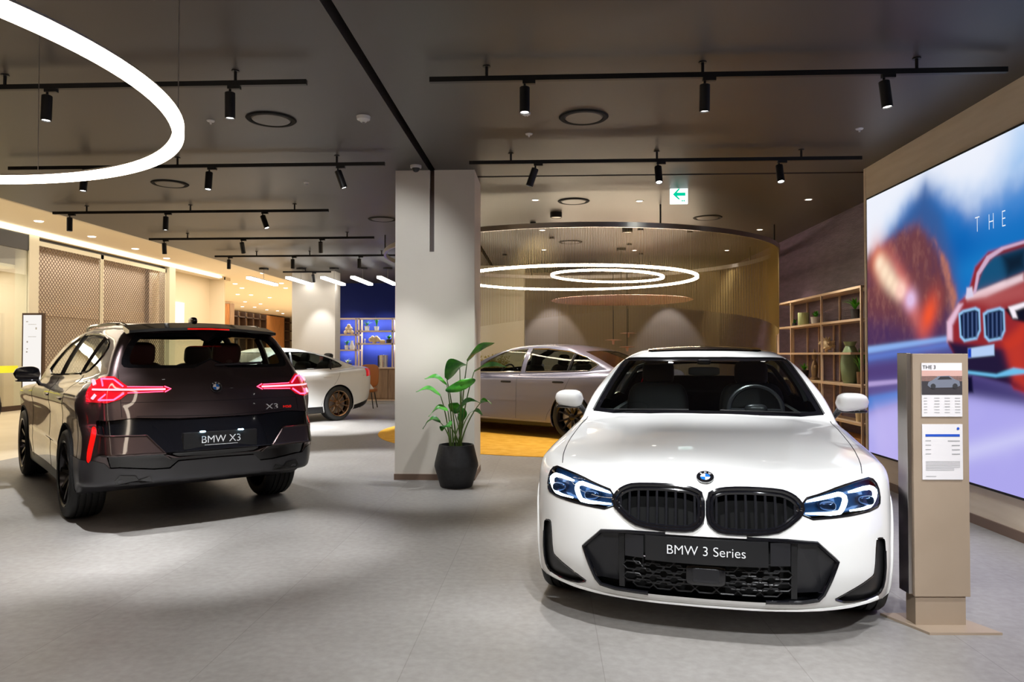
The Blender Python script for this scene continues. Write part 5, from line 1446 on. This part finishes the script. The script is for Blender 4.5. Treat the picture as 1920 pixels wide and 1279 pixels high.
        for cx, cz in ((.555, .655), (.745, .668)):
            q = cast_view(c.f, 'front', [(cx, cz)], sd, c.L)[0]
            MB().rbox((q[0], q[1]+.035, q[2]), (.042, .03, .024), .7).build('projector_lens', 'lamp_bezel', o, True, off=c.off)
            MB().rbox((q[0], q[1]+.020, q[2]-.004), (.028, .012, .013), .8).build('blue_insert', 'blue_glow', o, True, off=c.off)
    # roundel on the bonnet
    q = cast_view(c.f, 'front', [(0, .772)], 1, c.L)[0]; g_ = grad(c.f, q[None])[0]
    c.emblem(q+g_/np.linalg.norm(g_)*.003, .041, g_, (0, .3, 1))
    # shut lines
    c.seam('top', [(.745, .36), (.765, .50), (.785, .80), (.79, 1.2), (.775, 1.48)], sm=1)
    c.seam('side', [(1.62, .99), (1.56, .85), (1.55, .5), (1.58, .25)]); c.seam('side', [(2.75, .99), (2.74, .3)]); c.seam('side', [(3.75, 1.03), (3.60, .8), (3.42, .45), (3.38, .3)], sm=1)
    c.flush_seams()
    for sd in (1, -1):
        c.mirror(.83, 1.64, 1.055, .105, 'white_paint', sd)
        MB().tube([(sd*.60, 1.50, .995), (sd*.1, 1.46, 1.003)], .006, 6).build('wiper', 'satin_black', c.root, True, off=c.off)
    # front lip
    c.line('front_lip', 'front', [(-.80, .20), (-.6, .175), (-.3, .172), (0, .172), (.3, .172), (.6, .175), (.80, .20)], .010, 'white_paint', 1, False, out=.002, sm=1)
    c.cabin(1.45, 4.2, .35, .985, .74, wheelx=.36, wy=2.05)
    c.seats([(.37, 2.62, .52, .50, 1), (-.37, 2.62, .52, .50, 1), (0, 3.55, .55, 1.25, 0)], 'seat_black')
    MB().rbox((0, 2.18, 1.245), (.115, .02, .032), .4).build('rear_view_mirror', 'matte_black', c.root, True, off=c.off)
    MB().rbox((0, 2.16, 1.315), (.05, .05, .02), .4).build('camera_housing', 'matte_black', c.root, True, off=c.off)
    c.wheels('dark_rim')
    return c
# ---- dark suv seen from behind
def suv_pose(rx, ry, h):
    bx, by = math.sin(h), -math.cos(h)
    return (rx-4.755*bx, ry-4.755*by), math.atan2(bx, by)
def build_suv(hh, pos, ang, label):
    R1 = lambda x, y, z: 4.0-y
    R2 = lambda x, y, z: np.maximum(4.0-y, 1.2-z)
    c = Car(SUV, hh, pos, ang, 'suv', label)
    RTL = lambda x, y, z: 4.43-y
    RRF = lambda x, y, z: 4.485-y
    TL = smooth_poly([(.90, 1.005), (.90, 1.13), (.865, 1.175), (.78, 1.20), (.725, 1.20), (.668, 1.142), (.645, 1.124), (.385, 1.118), (.345, 1.098), (.385, 1.074), (.650, 1.066), (.700, 1.025), (.79, .998)], 0)
    RW = smooth_poly([(-.01, 1.258), (.60, 1.262), (.672, 1.275), (.655, 1.36), (.575, 1.50), (.53, 1.538), (.40, 1.548), (-.01, 1.552)], 1)
    RF = smooth_poly([(.846, .812), (.866, .825), (.878, .79), (.896, .68), (.905, .60), (.903, .545), (.885, .540), (.872, .64), (.856, .74)], 1)
    BK = [(-.02, .868), (.30, .868), (.60, .885), (.845, .865), (.845, .765), (.60, .757), (.545, .757), (.40, .59), (.30, .56), (-.02, .555)]
    BB = [(-.02, .556), (.34, .556), (.41, .592), (.60, .60), (.795, .605), (.765, .50), (.705, .502), (.47, .476), (.36, .475), (.30, .53), (-.02, .536)]
    DF = [(-.02, .535), (.30, .53), (.36, .475), (.47, .476), (.705, .502), (.765, .50), (.80, .54), (.86, .56), (1.1, .56), (1.1, .1), (-.02, .1)]
    EX = [(.475, .375), (.50, .425), (.575, .40), (.60, .435), (.70, .445), (.735, .40), (.715, .37)]
    SW = smooth_poly([(1.98, 1.17), (2.25, 1.36), (2.62, 1.52), (3.1, 1.565), (3.7, 1.55), (4.12, 1.48), (4.22, 1.40), (4.05, 1.26), (3.85, 1.215), (3.0, 1.185)], 1)
    WS = [(0, 1.33), (.40, 1.36), (.75, 1.47), (.77, 1.50), (.62, 2.28), (.58, 2.29), (.3, 2.22), (0, 2.20)]
    CABS = lambda x, y, z: 1.05-z
    items = [('rear', TL, RTL), ('rear', RW, R2), ('rear', RF, RRF), ('rear', BK, R1), ('rear', DF, R1), ('side', SW, SIDE), ('top', WS, CABS)]
    c.refine_near(items, 1)
    tl = c.cut('rear', TL, RTL); rw = c.cut('rear', RW, R2); rf = c.cut('rear', RF, RRF); bk = c.cut('rear', BK, R1); bb = c.cut('rear', BB, R1); df = c.cut('rear', DF, R1)
    sw = c.cut('side', SW, SIDE); ws = c.cut('top', WS, CABS)
    c.arches(.418)
    # side sills in grey
    sill = clip(c.V, c.T, np.maximum(c.V[:, 2]-(.33+0*c.V[:, 2]), .3-np.abs(c.V[:, 0]))); c.V, c.T = sill[1]
    c.part('side_skirt', sill[0], 'satin_black')
    c.body('brown_paint')
    c.part('windscreen', ws, 'windscreen_glass', inset=.006)
    a, b = clip(rw[0], rw[1], viewfield(rw[0], 'rear', smooth_poly([(-.01, 1.285), (.56, 1.288), (.612, 1.30), (.595, 1.38), (.535, 1.475), (.49, 1.51), (.38, 1.522), (-.01, 1.526)], 1), R2))
    o = c.part('rear_window', a, 'rear_glass', inset=.004); c.part('window_border', b, 'gloss_black', o, inset=.004)
    for p in c.split_lr(sw): c.part('side_window', p, 'rear_glass', inset=.006)
    for sd in (1, -1):
        c.line('window_seal', 'side', SW, .009, 'gloss_black', sd, True)
        c.line('pillar_trim', 'side', [(2.86, 1.18), (2.93, 1.56)], .032, 'satin_black', sd, out=-.02)
        c.line('pillar_trim', 'side', [(3.72, 1.20), (3.86, 1.53)], .028, 'satin_black', sd, out=-.02)
        # roof rails
        q = cast_view(c.f, 'top', densify([(.56, 2.35), (.575, 2.6), (.585, 3.2), (.575, 3.9), (.55, 4.2)], .08, False), sd, c.L)
        q[:, 2] += np.interp(np.linspace(0, 1, len(q)), [0, .08, .92, 1], [0, .032, .032, 0])
        MB().tube([tuple(a) for a in q], .014, 8).build('roof_rail', 'gloss_black', c.root, True, off=c.off)
    c.part('lower_recess', bk, 'gloss_black', inset=.012)
    c.part('rear_diffuser', df, 'grey_cladding', inset=-.004); c.part('lower_band', bb, 'gloss_black', inset=.010)
    for sd in (1, -1):
        q = cast_view(c.f, 'rear', EX, sd, c.L); n = len(q)
        mb = MB().add([tuple(a+np.array([0, .012, 0])) for a in q]+[tuple(a-np.array([0, .05, 0])) for a in q], [tuple(range(n)), tuple(range(n, 2*n))]+[(i, (i+1) % n, n+(i+1) % n, n+i) for i in range(n)])
        mb.build('exhaust_recess', 'gloss_black', c.root, off=c.off)
    for p in c.split_lr(rf): c.part('rear_reflector', p, 'red_reflector', inset=.002)
    MB().box((-.22, 4.66, .395), (.12, 4.735, .415)).build('tow_strip', 'brushed', c.root, off=c.off, bevel=.004) if False else None
    # folded edges of the bumper
    for sd in (1, -1):
        c.line('bumper_crease', 'rear', [(.845, .755), (.60, .748), (.54, .748), (.40, .582), (.36, .55)], .008, 'brown_paint', sd, False, out=-.002)
        pl = cast_view(c.f, 'rear', [(.54, .75), (.80, .75), (.84, .62), (.60, .60), (.42, .60)], sd, c.L); pl[:, 1] += (.006, .006, .008, .03, .02)
        n = len(pl)
    # tail lights: red lens and bright strips
    tp = c.split_lr(tl)
    for sd, pc in ((1, tp[0]), (-1, tp[1])):
        o = c.part('tail_light', pc, 'red_lens', inset=-.004)
        o['label'] = 'glowing red tail light'
        def strip(p, r, mt, nm='light_strip'): c.line(nm, 'rear', p, r, mt, sd, False, o, .015, out=.006)
        strip([(.86, 1.100), (.66, 1.097), (.385, 1.095)], .0075, 'pink_glow')
        strip([(.675, 1.120), (.735, 1.178), (.80, 1.180)], .0065, 'red_glow'); strip([(.80, 1.180), (.80, 1.125)], .006, 'red_glow')
        strip([(.675, 1.070), (.745, 1.022), (.83, 1.020)], .0065, 'red_glow'); strip([(.83, 1.020), (.79, 1.065)], .006, 'red_glow')
        strip([(.845, 1.165), (.845, 1.135)], .014, 'pink_glow'); strip([(.865, 1.03), (.845, 1.062)], .012, 'pink_glow')
        strip([(.40, 1.113), (.65, 1.119)], .003, 'red_glow'); strip([(.40, 1.078), (.65, 1.072)], .003, 'red_glow')
        c.line('light_edge', 'rear', [(.39, 1.118), (.345, 1.098), (.39, 1.074)], .004, 'red_glow', sd, False, o, out=.004)
    # roof spoiler
    v = []; f = []; n = 24
    for i in range(n+1):
        x = -.60+1.2*i/n; zt = 1.605-.09*x*x+.02; ye = 4.475-.14*x*x
        zt2 = zt-.028
        v += [(x, 4.20-.05*x*x, zt+.020), (x, ye, zt2), (x, ye-.004, zt2-.022), (x, 4.30-.1*x*x, zt2-.03)]
    for i in range(n):
        for j in range(4): f.append((i*4+j, i*4+(j+1) % 4, (i+1)*4+(j+1) % 4, (i+1)*4+j))
    f += [(0, 1, 2, 3), (n*4+3, n*4+2, n*4+1, n*4)]
    o = MB().add(v, f).build('roof_spoiler', 'gloss_black', c.root, True, off=c.off)
    MB().tube([(-.17, 4.474, 1.583), (0, 4.479, 1.586), (.17, 4.474, 1.583)], .006, 6).build('brake_light', 'red_reflector', o, True, off=c.off)
    # fin aerial
    MB().rbox((0, 4.02, 1.668), (.028, .085, .035), .8).build('roof_aerial', 'gloss_black', c.root, True, off=c.off)
    # rear wiper
    q = cast_view(c.f, 'rear', densify([(-.02, 1.285), (-.42, 1.300)], .05, False), 1, c.L); q[:, 1] += .02
    MB().tube([tuple(a) for a in q], .010, 6).build('rear_wiper', 'satin_black', c.root, True, off=c.off)
    q = cast_view(c.f, 'rear', [(0, 1.102)], 1, c.L)[0]; g_ = grad(c.f, q[None])[0]
    c.emblem(q+g_/np.linalg.norm(g_)*.003, .046, g_)
    # plate in its recess
    q = cast_view(c.f, 'rear', [(0, .70)], 1, c.L)[0]
    po = MB().box((-.29, q[1]-.03, .625), (.29, q[1]+.006, .755)).build('number_plate', 'plate_black', c.root, off=c.off, bevel=.004)
    po['label'] = 'black plate reading BMW X3'
    text_mesh('plate_lettering', 'BMW X3', .082, 'letter_white', po, (0, q[1]+.0075-c.L/2, .692), (math.pi/2, 0, math.pi), .0006, offset=-.0005)
    MB().box((-.13, q[1], .6495), (.13, q[1]+.0075, .6525)).build('underline', 'letter_white', po, off=c.off)
    for x in (.15, -.15):
        MB().rbox((x, q[1]+.020, .760), (.022, .010, .006), .5).build('plate_lamp', 'plate_lamp', po, True, off=c.off)
    q = cast_view(c.f, 'rear', [(-.46, .925), (-.60, .925)], 1, c.L); g_ = grad(c.f, q[:1])[0]
    tz = math.atan2(q[1][1]-q[0][1], q[1][0]-q[0][0])
    text_mesh('model_badge', 'X3', .066, 'letter_white', c.root, (q[0][0], q[0][1]+.004-c.L/2, .925), (math.pi/2, 0, math.pi+tz-math.pi), .002, 'CENTER', 1.5)
    text_mesh('trim_badge', 'M50', .030, 'red_reflector', c.root, (q[1][0], q[1][1]+.004-c.L/2, .918), (math.pi/2, 0, math.pi+tz-math.pi), .002, 'CENTER', 1.5)
    # shut lines
    c.seam('rear', [(.70, 1.25), (.70, .89)]); c.seam('rear', [(-.60, .895), (0, .878), (.60, .895)], (1,))
    c.seam('rear', [(.0, .995), (.5, 1.0), (.70, 1.0)], r=.0016)
    c.seam('side', [(1.70, 1.12), (1.58, .9), (1.55, .5), (1.58, .3)]); c.seam('side', [(2.80, 1.16), (2.78, .32)]); c.seam('side', [(3.85, 1.2), (3.72, .95), (3.40, .6), (3.36, .32)], sm=1)
    c.seam('side', [(4.30, 1.0), (4.26, .55)])
    c.flush_seams()
    # dark arch cladding strip and door handles
    for sd in (1, -1):
        for y in (2.62, 3.52): MB().rbox((sd*(float(SUV['W'](y))+.002), y, .995), (.012, .11, .014), .5).build('door_handle', 'brown_paint', c.root, True, off=c.off)
        c.mirror(.90, 1.88, 1.17, .115, 'gloss_black', sd, (.12, .09, .085))
    c.cabin(1.45, 4.3, .45, 1.10, .80, wheelx=.36, wy=2.15)
    c.seats([(.38, 2.75, .66, .50, 1), (-.38, 2.75, .66, .50, 1), (.38, 3.65, .68, .50, 1), (-.38, 3.65, .68, .50, 1), (0, 3.66, .62, .3, 0)], 'seat_brown')
    c.wheels('dark_rim', 'ten', wt=.275)
    return c
SEDAN7 = dict(L=5.391, wb=3.215, fo=.90, wr=.365, tr=.84,
    W=P((0,.94),(.6,.97),(1.5,.965),(3,.965),(4.1,.975),(4.8,.96),(5.391,.90)),
    SZ=P((.1,-.05),(.3,-.02),(.5,-.012),(.7,-.004),(.88,0),(.96,-.006),(1.03,-.03),(1.1,-.09),(1.3,-.4)),
    yF=P((.1,.15),(.25,.03),(.5,.0),(.8,.02),(.9,.08),(1.2,.6)), pF=P((0,0),(.4,.03),(.7,.15),(.88,.34),(1.0,.7)),
    yR=P((.1,5.15),(.3,5.30),(.6,5.37),(.85,5.391),(1.0,5.36),(1.12,5.30),(1.2,5.2)), pR=P((0,0),(.4,.02),(.7,.09),(.86,.24),(1.0,.7)),
    D=P((-.1,.86),(.2,.92),(1.0,1.00),(1.6,1.04),(3.0,1.06),(4.2,1.10),(4.8,1.135),(5.2,1.14),(5.4,1.12)), Dc=.06,
    B=P((0,.19),(1,.17),(4.2,.18),(4.9,.25),(5.391,.33)),
    CW=P((1.5,.86),(2.6,.88),(3.8,.86),(4.4,.80),(5.2,.66)),
    CZ=P((.6,.06),(1.03,.0),(1.15,-.04),(1.3,-.115),(1.42,-.19),(1.5,-.25),(1.6,-.34)),
    cF=P((.6,.8),(1.0,1.42),(1.2,1.82),(1.4,2.3),(1.48,2.55),(1.6,2.9)), cFb=.2,
    cR=P((.6,5.4),(1.08,4.93),(1.25,4.58),(1.4,4.18),(1.47,3.95),(1.6,3.5)), cRb=.22,
    RT=P((1.5,1.3),(2.2,1.46),(2.7,1.525),(3.1,1.544),(3.6,1.53),(4.1,1.475),(4.7,1.35)), RTc=.10, k_u=.03)
SEDAN5 = dict(L=5.06, wb=2.995, fo=.90, wr=.36, tr=.82,
    W=P((0,.92),(.6,.945),(1.5,.935),(3,.93),(3.9,.95),(4.5,.935),(5.06,.87)),
    SZ=P((.1,-.05),(.3,-.02),(.5,-.015),(.7,-.004),(.85,0),(.95,-.012),(1.03,-.04),(1.1,-.1),(1.3,-.4)),
    yF=P((.1,.15),(.25,.03),(.5,.0),(.75,.02),(.85,.08),(1.2,.6)), pF=P((0,0),(.4,.03),(.7,.15),(.88,.34),(1.0,.7)),
    yR=P((.1,4.75),(.3,4.93),(.55,5.03),(.85,5.06),(1.0,5.045),(1.10,5.01),(1.2,4.9)), pR=P((0,0),(.4,.03),(.7,.13),(.86,.32),(1.0,.7)),
    D=P((-.1,.80),(.2,.87),(1.0,.96),(1.6,1.01),(3.0,1.03),(3.9,1.07),(4.6,1.12),(4.95,1.13),(5.06,1.12)), Dc=.06,
    B=P((0,.18),(1,.16),(3.9,.18),(4.5,.24),(5.06,.36)),
    CW=P((1.4,.83),(2.4,.855),(3.5,.84),(4.1,.77),(4.9,.62)),
    CZ=P((.6,.06),(1.0,.0),(1.15,-.05),(1.3,-.135),(1.4,-.20),(1.5,-.29),(1.6,-.4)),
    cF=P((.6,.8),(1.0,1.40),(1.2,1.80),(1.4,2.35),(1.45,2.5),(1.6,2.9)), cFb=.2,
    cR=P((.6,5.2),(1.08,4.72),(1.2,4.40),(1.35,3.90),(1.45,3.45),(1.6,3.0)), cRb=.22,
    RT=P((1.5,1.3),(2.1,1.44),(2.6,1.50),(2.9,1.515),(3.3,1.50),(3.8,1.43),(4.5,1.27)), RTc=.10, k_u=.03)
def build_far(spec, hh, pos, ang, name, label, mt, SW, RW, WS, pillars, rimm, kind):
    c = Car(spec, hh, pos, ang, name, label)
    R1 = lambda x, y, z: (spec['L']-(.40 if kind == 5 else .30))-y
    fo, wb, L = spec['fo'], spec['wb'], spec['L']
    items = [('side', p, SIDE) for p in SW]+[('top', RW, CABT)]
    c.refine_near(items, 1)
    sws = [c.cut('side', p, SIDE) for p in SW]; rw = c.cut('top', RW, CABT); ws = c.cut('top', WS, CABT)
    if kind == 5:
        TLp = [(.58, 1.065), (.93, 1.075), (.95, .95), (.90, .90), (.60, .955)]
    else:
        TLp = [(.50, .985), (.96, 1.00), (.97, .93), (.50, .93)]
    tl = c.cut('rear', TLp, R1)
    c.arch_mat = mt; c.arches(spec['wr']+.035)
    lo = clip(c.V, c.T, np.maximum(c.V[:, 2]-(.31 if kind == 5 else .25)-np.maximum(c.V[:, 1]-(L-.75), 0)*.22, .3-np.abs(c.V[:, 0]))); c.V, c.T = lo[1]
    c.part('side_skirt', lo[0], 'satin_black')
    c.body(mt)
    for s_ in sws:
        for p in c.split_lr(s_): c.part('side_window', p, 'rear_glass' if kind == 7 else 'tinted_glass', inset=.005)
    c.part('rear_window', rw, 'tinted_glass', inset=.005); c.part('windscreen', ws, 'windscreen_glass', inset=.005)
    for p in c.split_lr(tl): c.part('tail_light', p, 'red_lens', inset=-.003)
    for sd in (1, -1):
        for p in SW: c.line('window_seal', 'side', p, .008 if kind == 5 else .010, 'gloss_black' if kind == 5 else 'chrome', sd, True)
        for p in pillars: c.line('pillar_trim', 'side', p, .03, 'satin_black', sd, out=-.018)
    if kind == 7: c.line('chrome_sill', 'side', [(fo+.55, .275), (fo+wb-.5, .275)], .008, 'chrome', 1)
    zt = 1.0
    c.seam('side', [(fo+.72, zt), (fo+.65, .9), (fo+.66, .5), (fo+.7, .30)])
    if kind == 7:
        c.seam('side', [(3.02, 1.04), (2.98, .29)]); c.seam('side', [(4.15, 1.06), (3.98, .75), (3.66, .42), (3.62, .29)], sm=1)
        hd = ((2.78, .90), (3.88, .915))
    else:
        c.seam('side', [(2.78, 1.02), (2.76, .33)]); c.seam('side', [(3.95, 1.02), (3.78, .75), (3.50, .45), (3.46, .33)], sm=1)
        hd = ((2.55, .90), (3.62, .915))
    c.seam('rear', [(.95, .93), (.6, .90), (0, .89)])
    c.flush_seams()
    for sd in (1, -1):
        for y, z in hd:
            q = cast_view(c.f, 'side', [(y, z)], sd, L)[0]
            MB().rbox((q[0]-sd*.004, y, z), (.012, .115, .018), .45).build('door_handle', 'satin_black' if kind == 7 else 'white_paint', c.root, True, off=c.off)
        c.mirror(.88, 2.0, 1.12, .10, mt, sd)
    c.cabin(1.6, L-1.2, .4, 1.03, .80, wheelx=.36, wy=2.3)
    c.seats([(.4, 2.9, .56, .52, 1), (-.4, 2.9, .56, .52, 1), (.4, 3.9, .60, .52, 1), (-.4, 3.9, .60, .52, 1)], 'seat_black')
    c.wheels(rimm, 'twin', wt=.25)
    return c
def build_silver(pos, ang):
    SW = [smooth_poly([(1.90, 1.05), (2.25, 1.26), (2.60, 1.42), (2.95, 1.455), (3.03, 1.45), (3.03, 1.07), (2.6, 1.06)], 0),
          smooth_poly([(3.13, 1.07), (3.13, 1.455), (3.45, 1.455), (3.90, 1.41), (4.25, 1.32), (4.50, 1.20), (4.36, 1.10)], 0)]
    return build_far(SEDAN7, .03, pos, ang, 'sedan', 'silver grey sedan parked on the round yellow rug behind the wall pillar', 'silver_paint', SW,
        [(0, 4.86), (.45, 4.80), (.62, 4.70), (.50, 4.10), (0, 4.10)], [(0, 1.62), (.4, 1.64), (.74, 1.78), (.60, 2.50), (0, 2.46)], [[(3.98, 1.09), (4.03, 1.38)]], 'dark_rim', 7)
def build_white_rear(pos, ang):
    SW = [smooth_poly([(1.85, 1.06), (2.2, 1.25), (2.6, 1.40), (3.0, 1.425), (3.4, 1.40), (3.80, 1.30), (4.15, 1.155), (4.05, 1.095), (3.0, 1.075)], 1)]
    return build_far(SEDAN5, .03, pos, ang, 'sedan', 'white fastback sedan seen from its left side, half hidden behind the dark car', 'white_paint', SW,
        [(0, 4.62), (.45, 4.56), (.58, 4.48), (.46, 3.70), (0, 3.68)], [(0, 1.58), (.4, 1.60), (.72, 1.74), (.58, 2.42), (0, 2.38)],
        [[(2.82, 1.05), (2.90, 1.41)], [(3.78, 1.06), (3.86, 1.28)]], 'bronze_rim', 5)
# ---------------------------------------------------------------- place the cars

white = build_white()
pos, ang = suv_pose(-2.67, 5.96, .73)
suv = build_suv(SUV_H, pos, ang, 'dark brown suv seen from behind on the left with glowing red tail lights')
def copy_tree(o, parent=None):
    c = o.copy(); COL.objects.link(c)
    if parent is not None: c.parent = parent
    for ch in list(o.children): copy_tree(ch, c)
    return c
r2 = copy_tree(suv.root); p2, _a = suv_pose(-4.62, 4.6, .73)
r2.location = (p2[0]+math.sin(_a)*suv.L/2, p2[1]+math.cos(_a)*suv.L/2, 0)
r2['label'] = 'dark suv at the left edge, only a sliver of its rear corner showing'
silver = build_silver((-2.36, 15.14), math.atan2(.80, -.60))
_th = math.radians(54); _bx, _by = math.cos(_th), math.sin(_th)
silver.root.location.z = .012
build_white_rear((-4.42-3.895*_bx-.82*_by, 15.4-3.895*_by+.82*_bx), math.atan2(_bx, _by))
# ---------------------------------------------------------------- light of the mall and the display area
area('mall_light', (-10, 14, 4.44), (5, 18), 380, (1, .90, .76))
area('mall_light', (-9.5, 26, 4.44), (7, 6), 300, (1, .88, .7)); area('mall_light', (-14, 44, 4.44), (16, 26), 2600, (1, .86, .66))
area('shop_light', (-14.3, 15, 3.5), (1.6, 6), 160, (1, .92, .8))
area('shop_light', (-13.45, 22.4, 4.2), (.6, 6), 40, (1, .85, .72))
spot('pillar_wash', (-1.8, 7.0, 3.2), 0, 40)
for x in (R(1035, 18.0), R(1260, 18.0)): spot('wall_wash', (x, 17.8, 3.3), 90, 62, .4, (.95, .93, 1), (math.radians(12), 0))
for x in (-5.5, -4.6, -3.7): spot('shelf_wash', (x, 20.0, 3.3), 45, 70, .5, (.8, .86, 1), (math.radians(22), 0))
# downlights of the mall ceiling
k = 0
for Y, n in ((13, 1),):
    pass
rows = [CE(px, py, 4.5)[:2] for px, py in ((70, 414), (170, 443), (252, 466), (311, 484), (394, 513), (423, 523), (440, 532), (453, 540), (445, 552), (402, 543), (492, 512), (527, 531), (459, 566), (454, 575), (477, 576), (500, 581), (520, 583), (530, 588), (535, 540), (417, 548), (470, 553), (505, 558), (488, 570))]
for i, (x, y) in enumerate(rows):
    t = tag(MB().lathe([(0, 0), (.085, 0), (.10, .012)], n=20, cap=False).build('mall_downlight', 'downlight', None, True, loc=(x, y, 4.487)), None, 'downlight', 'recessed downlights in the cream mall ceiling')
    t['label'] = 'small round downlight in the cream mall ceiling, number apart from its row' if False else 'small round recessed downlight in the cream mall ceiling'
